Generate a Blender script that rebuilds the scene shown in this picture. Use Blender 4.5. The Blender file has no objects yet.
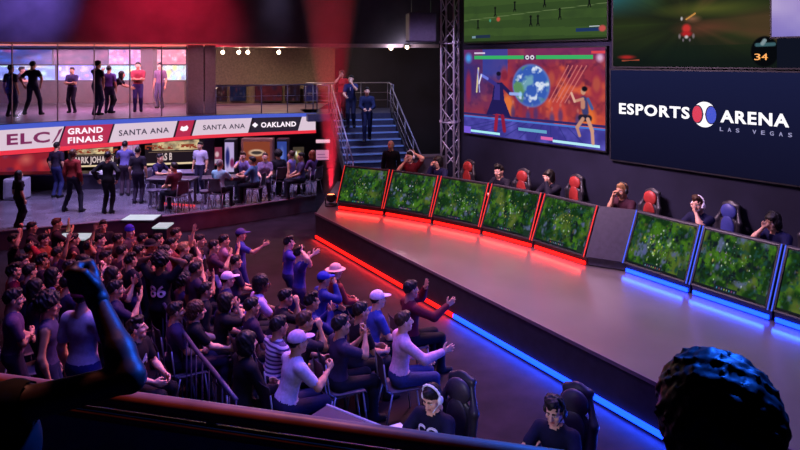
import bpy, math, random
import numpy as np
from mathutils import Vector, Matrix
random.seed(7); RNG = np.random.RandomState(7)
SC = bpy.context.scene; COL = SC.collection
PI = math.pi

# ------------------------------------------------------------------ camera, world, exposure
CH = 4.4          # eye height above the audience floor
FPX = 675.0       # focal length in pixels of the 800-wide frame
HY = 60.0         # horizon row
cam = bpy.data.cameras.new('camera'); camo = bpy.data.objects.new('camera', cam); COL.objects.link(camo)
cam.sensor_width = 36; cam.lens = 36*FPX/800; cam.shift_y = -(225-HY)/800
cam.clip_start = .05; cam.clip_end = 200
camo.location = (0, 0, CH); camo.rotation_euler = (PI/2, 0, 0); SC.camera = camo
SC.view_settings.view_transform = 'Standard'; SC.view_settings.look = 'None'
SC.view_settings.gamma = 1; SC.view_settings.use_curve_mapping = False
SC.view_settings.exposure = 0.0
w = bpy.data.worlds.new('world'); SC.world = w; w.use_nodes = True
w.node_tree.nodes['Background'].inputs[0].default_value = (.16, .06, .42, 1)
w.node_tree.nodes['Background'].inputs[1].default_value = .17
SC.cycles.use_denoising = True
SC.cycles.max_bounces = 5; SC.cycles.volume_bounces = 0; SC.cycles.caustics_reflective = False; SC.cycles.caustics_refractive = False
SC.cycles.transparent_max_bounces = 12; SC.cycles.sample_clamp_indirect = 3

def light(name, kind, loc, target, power, col, size=1.0, spot=60, blend=.6, shape=None, sy=None, spread=None):
    l = bpy.data.lights.new(name, kind); l.energy = power; l.color = col
    if kind == 'AREA':
        l.size = size
        if spread: l.spread = math.radians(spread)
        if sy: l.shape = 'RECTANGLE'; l.size_y = sy
    elif kind == 'SPOT':
        l.spot_size = math.radians(spot); l.spot_blend = blend; l.shadow_soft_size = size
    else: l.shadow_soft_size = size
    o = bpy.data.objects.new(name, l); COL.objects.link(o); o.location = loc
    d = Vector(target)-Vector(loc); o.rotation_euler = d.to_track_quat('-Z', 'Y').to_euler()
    return o
light('violet_wash_front', 'AREA', (-1.5, 7.6, 8.4), (-1.2, 8.4, 0), 190, (.26, .18, 1.0), 4, spread=95)
light('blue_wash_near', 'AREA', (2.6, 6.4, 7.8), (.9, 6.8, 0), 110, (.04, .07, 1.0), 3, spread=100)
light('pink_wash_crowd', 'AREA', (1.2, 13.5, 8.2), (-2.4, 9.4, 0), 230, (1.0, .30, .62), 2, spread=80)
light('red_wash_rear', 'AREA', (-6.5, 13.5, 8.4), (-5.6, 11.5, 0), 105, (1.0, .22, .34), 3, spread=100)
light('red_wash_floor', 'AREA', (-3.6, 16.0, 8.4), (-3.0, 14.4, 0), 150, (1.0, .12, .22), 2, spread=80)
light('stage_wash', 'AREA', (3.0, 15.5, 8.3), (1.8, 13.2, .6), 225, (1.0, .60, .56), 2, spread=85)
light('stage_wash_front', 'AREA', (6.6, 10.2, 8.3), (4.6, 8.6, .6), 90, (.62, .40, 1.0), 2, spread=80)
light('player_light', 'AREA', (-.2, 11.5, 6.5), (4.0, 13.5, 1.6), 300, (.95, .6, .9), 2, spread=100)
light('stair_light', 'AREA', (-.6, 19.3, 7.0), (-.9, 21.5, 1.5), 90, (.45, .5, 1.0), 1.5, spread=90)
light('truss_light', 'SPOT', (-1.6, 13.0, 6.5), (1.3, 18.0, 3.6), 900, (.8, .6, 1.0), .2, 30)
light('rail_light', 'SPOT', (-1.4, 4.4, 8.0), (-1.0, 2.2, 3.3), 520, (1.0, .30, .22), .3, 26)
light('blue_rim', 'SPOT', (3.2, 5.2, 7.6), (.05, 1.5, 3.8), 6500, (.010, .12, 1.0), .3, 36)
light('bar_light', 'AREA', (-7.6, 17.4, 6.0), (-7.8, 18.3, .5), 300, (.60, .48, 1.0), 2.5, spread=100)
light('bar_light_far', 'AREA', (-4.0, 19.4, 5.4), (-4.2, 20.0, .5), 90, (.75, .5, 1.0), 2, spread=100)
light('balcony_light', 'AREA', (-10.4, 25.0, 4.85), (-10.4, 25.4, 2.6), 650, (.92, .50, .84), 5)
light('red_wall_wash', 'SPOT', (-7.0, 20.0, 8.4), (-8.4, 24.2, 6.0), 2800, (1.0, .02, .07), .3, 66, 1.0)
light('violet_wall_wash', 'SPOT', (-11.0, 20.0, 8.6), (-12.8, 23.3, 6.8), 2600, (.28, .20, 1.0), .3, 50, 1.0)
light('pillar_light', 'SPOT', (-3.4, 16.5, 6.4), (-6.8, 22.6, 3.8), 420, (1.0, .50, .60), .2, 16)
light('pale_wall_wash', 'SPOT', (-4.2, 23.8, 8.6), (-4.7, 25.4, 5.9), 120, (.6, .6, 1.0), .3, 28, 1.0)

# ------------------------------------------------------------------ helpers
def lin(c):
    return tuple(((v/255)/12.92 if v/255 <= .04045 else ((v/255+.055)/1.055)**2.4) for v in c)
_M = {}
def mat(name, col, rough=.6, metal=0, emit=0, ecol=None, var=.12, scale=14, bump=0, spec=.5):
    """procedural surface: base colour varied by a noise texture"""
    if name in _M: return _M[name]
    m = bpy.data.materials.new(name); m.use_nodes = True; nt = m.node_tree; b = nt.nodes['Principled BSDF']
    b.inputs['Roughness'].default_value = rough; b.inputs['Metallic'].default_value = metal
    b.inputs['Specular IOR Level'].default_value = spec
    if var > 0:
        tc = nt.nodes.new('ShaderNodeTexCoord'); n = nt.nodes.new('ShaderNodeTexNoise'); n.inputs['Scale'].default_value = scale
        n.inputs['Detail'].default_value = 3
        r = nt.nodes.new('ShaderNodeValToRGB'); nt.links.new(tc.outputs['Object'], n.inputs['Vector']); nt.links.new(n.outputs['Fac'], r.inputs[0])
        r.color_ramp.elements[0].position = .3; r.color_ramp.elements[1].position = .7
        r.color_ramp.elements[0].color = tuple(c*(1-var) for c in col)+(1,); r.color_ramp.elements[1].color = tuple(min(1, c*(1+var)) for c in col)+(1,)
        nt.links.new(r.outputs[0], b.inputs['Base Color'])
        if bump:
            bp = nt.nodes.new('ShaderNodeBump'); bp.inputs['Strength'].default_value = bump; bp.inputs['Distance'].default_value = .01
            nt.links.new(n.outputs['Fac'], bp.inputs['Height']); nt.links.new(bp.outputs[0], b.inputs['Normal'])
    else: b.inputs['Base Color'].default_value = tuple(col)+(1,)
    if emit:
        b.inputs['Emission Color'].default_value = tuple(ecol or col)+(1,); b.inputs['Emission Strength'].default_value = emit
    m.diffuse_color = tuple(col)+(1,)
    _M[name] = m; return m
def cm(rgb, rough=.8, **k):
    return mat('cloth_%d_%d_%d' % rgb, lin(rgb), rough, var=.15, scale=30, spec=.2, **k)

class MB:
    """collects shapes into one mesh"""
    def __init__(s): s.v = []; s.f = []; s.m = []
    def add(s, vs, fs, mi=0):
        n = len(s.v); s.v += [tuple(v) for v in vs]; s.f += [tuple(n+i for i in f) for f in fs]; s.m += [mi]*len(fs)
    def box(s, c, size, rz=0, mi=0, M=None, bev=0.0):
        hx, hy, hz = [q/2 for q in size]; b = min(bev, hx*.9, hy*.9, hz*.9)
        if b <= 0:
            vs = [Vector((x, y, z)) for x in (-hx, hx) for y in (-hy, hy) for z in (-hz, hz)]
            fs = [(0, 1, 3, 2), (4, 6, 7, 5), (0, 4, 5, 1), (2, 3, 7, 6), (0, 2, 6, 4), (1, 5, 7, 3)]
        else:   # chamfered box
            vs = []; fs = []; idx = {}
            for x in (-1, 1):
                for y in (-1, 1):
                    for z in (-1, 1):
                        for a in range(3):
                            p = [x*hx, y*hy, z*hz]
                            for q in range(3):
                                if q != a: p[q] -= (x, y, z)[q]*b
                            idx[(x, y, z, a)] = len(vs); vs.append(Vector(p))
            for a in range(3):
                o1, o2 = [(1, 2), (2, 0), (0, 1)][a]
                for sg in (-1, 1):
                    q = []
                    for (u, v_) in ((-1, -1), (1, -1), (1, 1), (-1, 1)):
                        k = [0, 0, 0]; k[a] = sg; k[o1] = u; k[o2] = v_; q.append(idx[tuple(k)+(a,)])
                    fs.append(tuple(q) if sg > 0 else tuple(reversed(q)))
            for a in range(3):
                o1, o2 = [(1, 2), (2, 0), (0, 1)][a]
                for u in (-1, 1):
                    for v_ in (-1, 1):
                        k0 = [0, 0, 0]; k0[a] = -1; k0[o1] = u; k0[o2] = v_; k1 = list(k0); k1[a] = 1
                        q = [idx[tuple(k0)+(o1,)], idx[tuple(k1)+(o1,)], idx[tuple(k1)+(o2,)], idx[tuple(k0)+(o2,)]]
                        fs.append(tuple(q) if u*v_ > 0 else tuple(reversed(q)))
            for x in (-1, 1):
                for y in (-1, 1):
                    for z in (-1, 1):
                        q = tuple(idx[(x, y, z, a)] for a in range(3)); fs.append(q if x*y*z > 0 else tuple(reversed(q)))
        R = Matrix.Rotation(rz, 3, 'Z')
        if M is not None: R = M
        s.add([R @ v+Vector(c) for v in vs], fs, mi); return s
    def tube(s, pts, r, n=8, mi=0, cap=True):
        pts = [Vector(p) for p in pts]; rs = r if isinstance(r, (list, tuple)) else [r]*len(pts)
        vs = []; up = Vector((0, 0, 1)); prev = None
        for i, p in enumerate(pts):
            t = (pts[min(i+1, len(pts)-1)]-pts[max(i-1, 0)]).normalized()
            a = prev - t*prev.dot(t) if prev is not None else (up.cross(t) if abs(t.z) < .95 else Vector((1, 0, 0)).cross(t))
            a = a.normalized() if a.length > 1e-6 else t.orthogonal().normalized(); prev = a; b = t.cross(a)
            for k in range(n):
                an = 2*PI*k/n; vs.append(p+(a*math.cos(an)+b*math.sin(an))*rs[i])
        fs = [(i*n+k, i*n+(k+1) % n, (i+1)*n+(k+1) % n, (i+1)*n+k) for i in range(len(pts)-1) for k in range(n)]
        if cap: fs += [tuple(reversed(range(n))), tuple(range((len(pts)-1)*n, len(pts)*n))]
        s.add(vs, fs, mi); return s
    def lathe(s, prof, c=(0, 0, 0), n=20, mi=0, M=None):
        vs = []
        for (r, z) in prof:
            for k in range(n):
                v = Vector((r*math.cos(2*PI*k/n), r*math.sin(2*PI*k/n), z)); vs.append((M @ v if M is not None else v)+Vector(c))
        fs = [(i*n+k, i*n+(k+1) % n, (i+1)*n+(k+1) % n, (i+1)*n+k) for i in range(len(prof)-1) for k in range(n)]
        fs += [tuple(reversed(range(n))), tuple(range((len(prof)-1)*n, len(prof)*n))]
        s.add(vs, fs, mi); return s
    def prism(s, poly, z0, z1, mi=0):
        n = len(poly); ar = sum(poly[i][0]*poly[(i+1) % n][1]-poly[(i+1) % n][0]*poly[i][1] for i in range(n))
        if ar < 0: poly = list(reversed(poly))
        vs = [(x, y, z0) for x, y in poly]+[(x, y, z1) for x, y in poly]
        fs = [tuple(reversed(range(n))), tuple(range(n, 2*n))]+[(i, (i+1) % n, n+(i+1) % n, n+i) for i in range(n)]
        s.add(vs, fs, mi); return s
    def build(s, name, mats, parent=None, loc=(0, 0, 0), rz=0, smooth=False):
        me = bpy.data.meshes.new(name); me.from_pydata(s.v, [], s.f); mats = mats if isinstance(mats, (list, tuple)) else [mats]
        for m in mats: me.materials.append(m)
        if len(mats) > 1: me.polygons.foreach_set('material_index', s.m)
        if smooth: me.polygons.foreach_set('use_smooth', [True]*len(me.polygons))
        me.update(); o = bpy.data.objects.new(name, me); COL.objects.link(o); o.parent = parent; o.location = loc; o.rotation_euler = (0, 0, rz)
        return o
def tag(o, label=None, cat=None, group=None, kind=None):
    if label: o['label'] = label
    if cat: o['category'] = cat
    if group: o['group'] = group
    if kind: o['kind'] = kind
    return o
def empty(name, loc=(0, 0, 0), rz=0):
    o = bpy.data.objects.new(name, None); COL.objects.link(o); o.location = loc; o.rotation_euler = (0, 0, rz); o.empty_display_size = .2
    return o
def struct(mb, name, m, **k):
    return tag(mb.build(name, m, **k), kind='structure')
def copy_tree(o, parent=None):
    c = o.copy(); COL.objects.link(c); c.parent = parent
    for ch in list(o.children): copy_tree(ch, c)
    return c
def gp(px, py, z=0.0):
    d = (CH-z)*FPX/(py-HY); return Vector(((px-400)/FPX*d, d, z))
def pd(px, d, z=0.0): return Vector(((px-400)/FPX*d, d, z))
def zat(py, d): return CH-(py-HY)*d/FPX
def text_mesh(txt, height, bold=.0, space=1.0, depth=.01):
    """letters as mesh data in the x-z plane facing -y, origin at the baseline's left end; returns (verts, faces, width)"""
    c = bpy.data.curves.new('t', 'FONT'); c.body = txt; c.offset = bold; c.space_character = space; c.extrude = depth; c.size = 1; c.resolution_u = 3
    o = bpy.data.objects.new('t', c); COL.objects.link(o); bpy.context.view_layer.update()
    dg = bpy.context.evaluated_depsgraph_get(); me = bpy.data.meshes.new_from_object(o.evaluated_get(dg))
    V = [v.co.copy() for v in me.vertices]; F = [tuple(p.vertices) for p in me.polygons]
    bpy.data.objects.remove(o); bpy.data.curves.remove(c); bpy.data.meshes.remove(me)
    h = .70; s = height/h; x0 = min(v.x for v in V); x1 = max(v.x for v in V)
    return [Vector(((v.x-x0)*s, -v.z, v.y*s)) for v in V], F, (x1-x0)*s

# ------------------------------------------------------------------ distance-field modelling for bodies
def rc(a, b, r1, r2, lab): return ('c', np.array(a, float), np.array(b, float), r1, r2, lab)
def el(c, r, lab, R=None): return ('e', np.array(c, float), np.array(r, float), np.array(R, float) if R is not None else None, None, lab)
def pdist(P, pr):
    if pr[0] == 'c':
        _, a, b, r1, r2, _l = pr; ab = b-a; pa = P-a; t = np.clip((pa @ ab)/max(ab @ ab, 1e-9), 0, 1)
        return np.linalg.norm(pa-t[..., None]*ab, axis=-1)-(r1+(r2-r1)*t)
    _, c, r, R, _n, _l = pr; q = P-c
    if R is not None: q = q @ R
    k0 = np.linalg.norm(q/r, axis=-1); k1 = np.linalg.norm(q/(r*r), axis=-1)+1e-9
    return k0*(k0-1)/k1
def pbox(pr):
    if pr[0] == 'c':
        r = max(pr[3], pr[4]); return np.minimum(pr[1], pr[2])-r, np.maximum(pr[1], pr[2])+r
    r = max(pr[2]) if pr[3] is not None else pr[2]; return pr[1]-r, pr[1]+r
def field_mesh(prims, h, k=.03, cut=None, noise=None):
    """smooth union of prims -> surface-nets mesh. returns verts, quads"""
    lo = np.min([pbox(p)[0] for p in prims], axis=0)-2.5*h-.01; hi = np.max([pbox(p)[1] for p in prims], axis=0)+2.5*h+.01
    n = np.ceil((hi-lo)/h).astype(int)+1
    ax = [lo[i]+np.arange(n[i])*h for i in range(3)]; V = np.full(n, 1.0)
    for p in prims:
        a, b = pbox(p); m = k+2*h
        i0 = np.maximum(((a-m-lo)/h).astype(int), 0); i1 = np.minimum(((b+m-lo)/h).astype(int)+2, n)
        P = np.stack(np.meshgrid(*[ax[q][i0[q]:i1[q]] for q in range(3)], indexing='ij'), -1)
        d = pdist(P, p); sl = tuple(slice(i0[q], i1[q]) for q in range(3)); o = V[sl]
        hh = np.maximum(k-np.abs(d-o), 0)/k; V[sl] = np.minimum(d, o)-hh*hh*k*.25
    if cut or noise:
        P = np.stack(np.meshgrid(*ax, indexing='ij'), -1)
        if noise: V = V+noise(P)
        for p in (cut or []): V = np.maximum(V, -pdist(P, p) if not callable(p) else p(P))
    S = V < 0; c = np.zeros(np.array(n)-1, int)
    for dx in (0, 1):
        for dy in (0, 1):
            for dz in (0, 1): c += S[dx:n[0]-1+dx, dy:n[1]-1+dy, dz:n[2]-1+dz]
    act = (c > 0) & (c < 8); I = np.argwhere(act); idx = -np.ones(act.shape, int); idx[act] = np.arange(len(I))
    acc = np.zeros((len(I), 3)); cnt = np.zeros(len(I))
    cor = [(x, y, z) for x in (0, 1) for y in (0, 1) for z in (0, 1)]
    for a in cor:
        for q in range(3):
            if a[q]: continue
            b = list(a); b[q] = 1
            va = V[I[:, 0]+a[0], I[:, 1]+a[1], I[:, 2]+a[2]]; vb = V[I[:, 0]+b[0], I[:, 1]+b[1], I[:, 2]+b[2]]
            x = (va < 0) != (vb < 0); t = np.where(x, va/(va-vb+1e-12), 0)
            p = np.array(a, float)+np.zeros((len(I), 3)); p[:, q] += t; acc[x] += p[x]; cnt += x
    verts = lo+(I+acc/np.maximum(cnt, 1)[:, None])*h
    Q = []
    for q in range(3):
        u, v = [(1, 2), (2, 0), (0, 1)][q]
        s0 = [slice(0, None)]*3; s1 = [slice(0, None)]*3; s0[q] = slice(0, n[q]-1); s1[q] = slice(1, n[q])
        A = S[tuple(s0)]; B = S[tuple(s1)]
        for sgn in (True, False):
            E = np.argwhere((A != B) & (A == sgn)); E = E[(E[:, u] > 0) & (E[:, v] > 0) & (E[:, u] < n[u]-1) & (E[:, v] < n[v]-1)]
            if not len(E): continue
            def g(du, dv):
                e = E.copy(); e[:, u] += du; e[:, v] += dv; return idx[e[:, 0], e[:, 1], e[:, 2]]
            q4 = np.stack([g(-1, -1), g(0, -1), g(0, 0), g(-1, 0)], 1)
            Q.append(q4 if sgn else q4[:, ::-1])
    return verts, np.concatenate(Q)
def labels(C, prims):
    D = np.stack([pdist(C, p) for p in prims]); return np.array([p[5] for p in prims])[D.argmin(0)]
def np_obj(name, V, Q, mats, mi=None, parent=None):
    me = bpy.data.meshes.new(name); me.vertices.add(len(V)); me.vertices.foreach_set('co', np.asarray(V, np.float32).ravel())
    me.loops.add(len(Q)*4); me.loops.foreach_set('vertex_index', np.asarray(Q, np.int32).ravel())
    me.polygons.add(len(Q)); me.polygons.foreach_set('loop_start', np.arange(len(Q), dtype=np.int32)*4)
    for m in mats: me.materials.append(m)
    if mi is not None: me.polygons.foreach_set('material_index', np.asarray(mi, np.int32))
    me.polygons.foreach_set('use_smooth', np.ones(len(Q), bool)); me.update(calc_edges=True)
    o = bpy.data.objects.new(name, me); COL.objects.link(o); o.parent = parent; return o
def compact(V, Q):
    u, inv = np.unique(Q, return_inverse=True); return V[u], inv.reshape(Q.shape)
def vnormals(V, Q):
    n = np.cross(V[Q[:, 2]]-V[Q[:, 0]], V[Q[:, 3]]-V[Q[:, 1]]); N = np.zeros_like(V)
    for k in range(4): np.add.at(N, Q[:, k], n)
    return N/(np.linalg.norm(N, axis=1)[:, None]+1e-12)

# materials of the head: 0 skin 1 lips 2 eye white 3 iris 4 brow 5 ear/neck skin
def head_prims():
    P = [el((0, -.012, .035), (.078, .097, .092), 0), el((0, .012, -.035), (.062, .078, .085), 0), rc((0, .055, -.092), (0, .045, -.08), .026, .034, 0),
         rc((-.028, .05, -.075), (.028, .05, -.075), .028, .028, 0),
         rc((0, .088, .018), (0, .108, -.022), .011, .0155, 0), rc((-.012, .093, -.026), (.012, .093, -.026), .010, .010, 0),
         rc((-.042, .072, .03), (-.012, .083, .026), .012, .012, 0), rc((.042, .072, .03), (.012, .083, .026), .012, .012, 0),
         el((-.045, .055, -.02), (.024, .026, .026), 0), el((.045, .055, -.02), (.024, .026, .026), 0),
         el((-.08, -.01, 0), (.010, .022, .034), 0), el((.08, -.01, 0), (.010, .022, .034), 0),
         rc((-.017, .0855, -.054), (.017, .0855, -.054), .0052, .0052, 1), rc((-.013, .085, -.0615), (.013, .085, -.0615), .0065, .0065, 1),
         rc((0, -.02, -.06), (0, -.035, -.16), .056, .058, 0)]
    return P
EYES = [el((s*.032, .0745, .008), (.0135, .0125, .0072), 2) for s in (-1, 1)]
IRIS = [el((s*.032, .086, .008), (.0062, .006, .0072), 3) for s in (-1, 1)]
BROW = [rc((s*.048, .082, .034), (s*.016, .092, .032), .006, .007, 4) for s in (-1, 1)]
_H = {}
def head_mesh(h):
    if h not in _H:
        P = head_prims()+EYES; V, Q = field_mesh(P, h, .012); C = V[Q].mean(1)
        cand = P+IRIS+BROW; _H[h] = (V, Q, labels(C, cand))
    return _H[h]
def bumpy(a, f, seed=0):
    def fn(P):
        x, y, z = P[..., 0]*f+seed, P[..., 1]*f+seed*1.7, P[..., 2]*f
        return a*(np.sin(x*1.0+1.3*np.sin(y))*np.cos(y*1.1+z)+.6*np.sin(2.1*z+1.7*x)*np.cos(1.9*y))
    return fn
def hair_mesh(style, h):
    key = (style, h)
    if key in _H: return _H[key]
    e = .016; face = [el((0, .10, -.035), (.066, .075, .085), 0), el((0, .13, -.10), (.12, .10, .09), 0)]
    nz = bumpy(.0035, 70)
    cap_ = [el((0, -.018, .042), (.084, .102, .098), 0)]
    low = lambda z: (lambda P: z-P[..., 2]-np.clip((-P[..., 1]-.02)*.55, -.1, .05))
    if style == 'short': V, Q = field_mesh(cap_+[el((0, .045, .10), (.055, .045, .03), 0)], h, .02, face+[low(.005)], nz)
    elif style == 'buzz': V, Q = field_mesh([el((0, -.014, .038), (.081, .100, .094), 0)], h, .02, face+[low(.02)])
    elif style == 'bald': V, Q = field_mesh([el((0, -.018, .005), (.081, .098, .05), 0)], h, .02, face+[low(-.01), lambda P: P[..., 2]-.045, lambda P: P[..., 1]-.01])
    elif style == 'tuft': V, Q = field_mesh(cap_+[el((0, .04, .115), (.06, .055, .035), 0), el((.03, .0, .125), (.05, .06, .03), 0)], h, .02, face+[low(.0)], bumpy(.007, 55, 2))
    elif style == 'curly': V, Q = field_mesh([el((0, -.025, .045), (.100, .115, .106), 0), el((0, -.06, -.03), (.09, .07, .08), 0)], h, .03, face, lambda P: bumpy(.004, 95, 1)(P)+bumpy(.0025, 190, 5)(P))
    elif style == 'afro': V, Q = field_mesh([el((0, -.02, .055), (.125, .135, .125), 0)], h, .03, face+[low(-.02)], bumpy(.010, 65, 3))
    elif style == 'long': V, Q = field_mesh([el((0, -.02, .04), (.092, .106, .10), 0), el((0, -.06, -.08), (.095, .06, .15), 0), el((-.07, .0, -.08), (.03, .045, .13), 0), el((.07, .0, -.08), (.03, .045, .13), 0)], h, .03, face, bumpy(.004, 60))
    elif style == 'bob': V, Q = field_mesh([el((0, -.02, .04), (.094, .108, .10), 0), el((0, -.045, -.04), (.095, .07, .09), 0), el((-.075, .0, -.03), (.025, .05, .08), 0), el((.075, .0, -.03), (.025, .05, .08), 0), el((0, .06, .07), (.06, .03, .03), 0)], h, .03, face, bumpy(.004, 60))
    elif style == 'bun': V, Q = field_mesh(cap_+[el((0, -.11, .09), (.045, .04, .045), 0)], h, .02, face+[low(.005)], nz)
    elif style == 'pony': V, Q = field_mesh(cap_+[rc((0, -.11, .06), (0, -.17, -.08), .03, .018, 0)], h, .02, face+[low(.005)], nz)
    elif style == 'beard': V, Q = field_mesh([el((0, .022, -.065), (.068, .076, .068), 0), rc((0, .06, -.10), (0, .055, -.115), .032, .028, 0)], h, .02, [el((0, .09, -.03), (.055, .05, .045), 0), lambda P: P[..., 2]+.03, el((0, .10, -.056), (.024, .03, .012), 0)], nz)
    elif style == 'cap': V, Q = field_mesh([el((0, -.012, .052), (.092, .108, .092), 0), el((0, .115, .052), (.066, .085, .011), 0), el((0, -.01, .146), (.009, .009, .006), 0)], h, .012, [lambda P: .035-P[..., 2]])
    elif style == 'beanie': V, Q = field_mesh([el((0, -.015, .06), (.092, .108, .105), 0), el((0, -.012, .045), (.096, .111, .03), 0)], h, .01, [lambda P: .028-P[..., 2]])
    elif style == 'hat': V, Q = field_mesh([el((0, -.012, .075), (.092, .108, .085), 0), el((0, -.012, .05), (.165, .185, .012), 0)], h, .02, [lambda P: .038-P[..., 2]])
    elif style == 'headset': 
        P = [el((s*.092, -.005, .0), (.022, .038, .044), 0) for s in (-1, 1)]
        arc = [(.093*math.sin(a), -.01, .045+.098*math.cos(a)) for a in np.linspace(-1.7, 1.7, 9)]
        P += [rc(arc[i], arc[i+1], .011, .011, 0) for i in range(8)]+[rc((-.09, .02, -.02), (-.05, .10, -.065), .005, .006, 0)]
        V, Q = field_mesh(P, min(h, .009), .008)
    _H[key] = (V, Q); return V, Q
# a hand: origin at the wrist, fingers along +x, palm facing -z, thumb towards +y
def hand_mesh(pose, h):
    key = ('hand', pose, h)
    if key in _H: return _H[key]
    P = [el((.05, 0, 0), (.052, .041, .017), 0), rc((0, 0, 0), (.03, 0, 0), .026, .024, 0), rc((.06, -.028, 0), (.085, -.028, 0), .013, .012, 0), rc((.06, .028, 0), (.085, .028, 0), .013, .012, 0)]
    L = [(.030, .024, .018), (.036, .028, .02), (.034, .026, .019), (.026, .019, .016)]
    for i in range(4):
        y = .031-.0205*i; base = np.array((.088-(.006 if i in (0,) else .012 if i == 3 else 0), y, 0)); fan = (1.5-i)*(.13 if pose == 'open' else .03)
        bend = {'open': (.05, .12, .1), 'relax': (.35, .45, .3), 'fist': (1.45, 1.6, .9), 'hold': (.7, .8, .5)}[pose]; a = 0; p = base
        for j in range(3):
            a += bend[j]; d = np.array((math.cos(a)*math.cos(fan), math.sin(fan)*math.cos(a), -math.sin(a))); q = p+d*L[i][j]
            P.append(rc(p, q, .0098-.0008*j, .0092-.0008*j, 0)); p = q
    t = {'open': [(.02, .03, -.004), (.045, .062, -.012), (.066, .078, -.016), (.085, .088, -.018)], 'relax': [(.02, .028, -.006), (.048, .05, -.022), (.07, .055, -.032), (.088, .052, -.04)],
         'fist': [(.02, .028, -.008), (.05, .045, -.03), (.072, .03, -.045), (.082, .008, -.048)], 'hold': [(.02, .028, -.008), (.045, .048, -.03), (.065, .042, -.05), (.08, .03, -.06)]}[pose]
    for j in range(3): P.append(rc(t[j], t[j+1], .014-.002*j, .012-.0015*j, 0))
    _H[key] = field_mesh(P, h, .008); return _H[key]

def nrm(v): v = np.asarray(v, float); return v/(np.linalg.norm(v)+1e-9)
def ik(a, b, l1, l2, pole):
    a = np.asarray(a, float); b = np.asarray(b, float); d = b-a; L = np.linalg.norm(d)
    if L > (l1+l2)*.995: b = a+d/L*(l1+l2)*.995; d = b-a; L = np.linalg.norm(d)
    u = d/L; x = (L*L+l1*l1-l2*l2)/(2*L); y = math.sqrt(max(l1*l1-x*x, 1e-6)); p = np.asarray(pole, float); p = nrm(p-u*(p @ u))
    return a+u*x+p*y, b
ARMS = {  # wrist offset from own shoulder (out, forward, up), elbow pole, hand pose
 'down': ((.07, .05, -.52), (.3, -1, 0), 'relax'), 'lap': ((-.06, .34, -.33), (.6, -.3, -1), 'relax'), 'knee': ((.0, .42, -.30), (.6, -.3, -1), 'relax'),
 'clap': ((-.15, .32, .02), (.6, -.2, -1), 'open'), 'clapup': ((-.15, .26, .22), (.8, 0, -1), 'open'), 'up': ((.10, .12, .50), (1, -.1, 0), 'open'), 'fistup': ((.08, .14, .42), (1, .2, 0), 'fist'),
 'out': ((.10, .46, .02), (.6, 0, -1), 'open'), 'phone': ((-.10, .32, .10), (.6, 0, -1), 'hold'), 'cross': ((-.24, .20, -.24), (1, -.2, -.6), 'relax'),
 'chin': ((-.12, .22, .13), (.3, .1, -1), 'hold'), 'face': ((-.12, .20, .13), (.7, .1, -1), 'relax'), 'head': ((-.06, .02, .30), (1, .2, 0), 'open'), 'desk': ((-.02, .40, -.20), (.8, -.3, -.6), 'relax'),
 'hip': ((.10, -.02, -.42), (1, -.8, 0), 'relax'), 'point': ((.05, .48, .16), (.5, 0, -1), 'open'), 'wide': ((.38, .28, .14), (0, -1, -.5), 'open')}
SKIN = {'light': (232, 178, 150), 'mid': (205, 150, 118), 'tan': (170, 112, 82), 'dark': (112, 70, 50), 'deep': (50, 30, 26)}
def skin_mats(s):
    c = SKIN[s]
    return [mat('skin_'+s, lin(c), .5, var=.08, scale=20, spec=.35), mat('lips_'+s, lin(tuple(int(v*q) for v, q in zip(c, (.85, .6, .6)))), .4, var=0),
            mat('eye_white', (.75, .73, .7), .3, var=0), mat('iris', (.03, .015, .01), .2, var=0), mat('eyebrow', (.03, .018, .012), .8, var=0)]
HAIRC = {'black': (22, 17, 18), 'brown': (66, 42, 28), 'light': (150, 110, 70), 'grey': (120, 115, 115), 'red': (120, 50, 28)}
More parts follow.
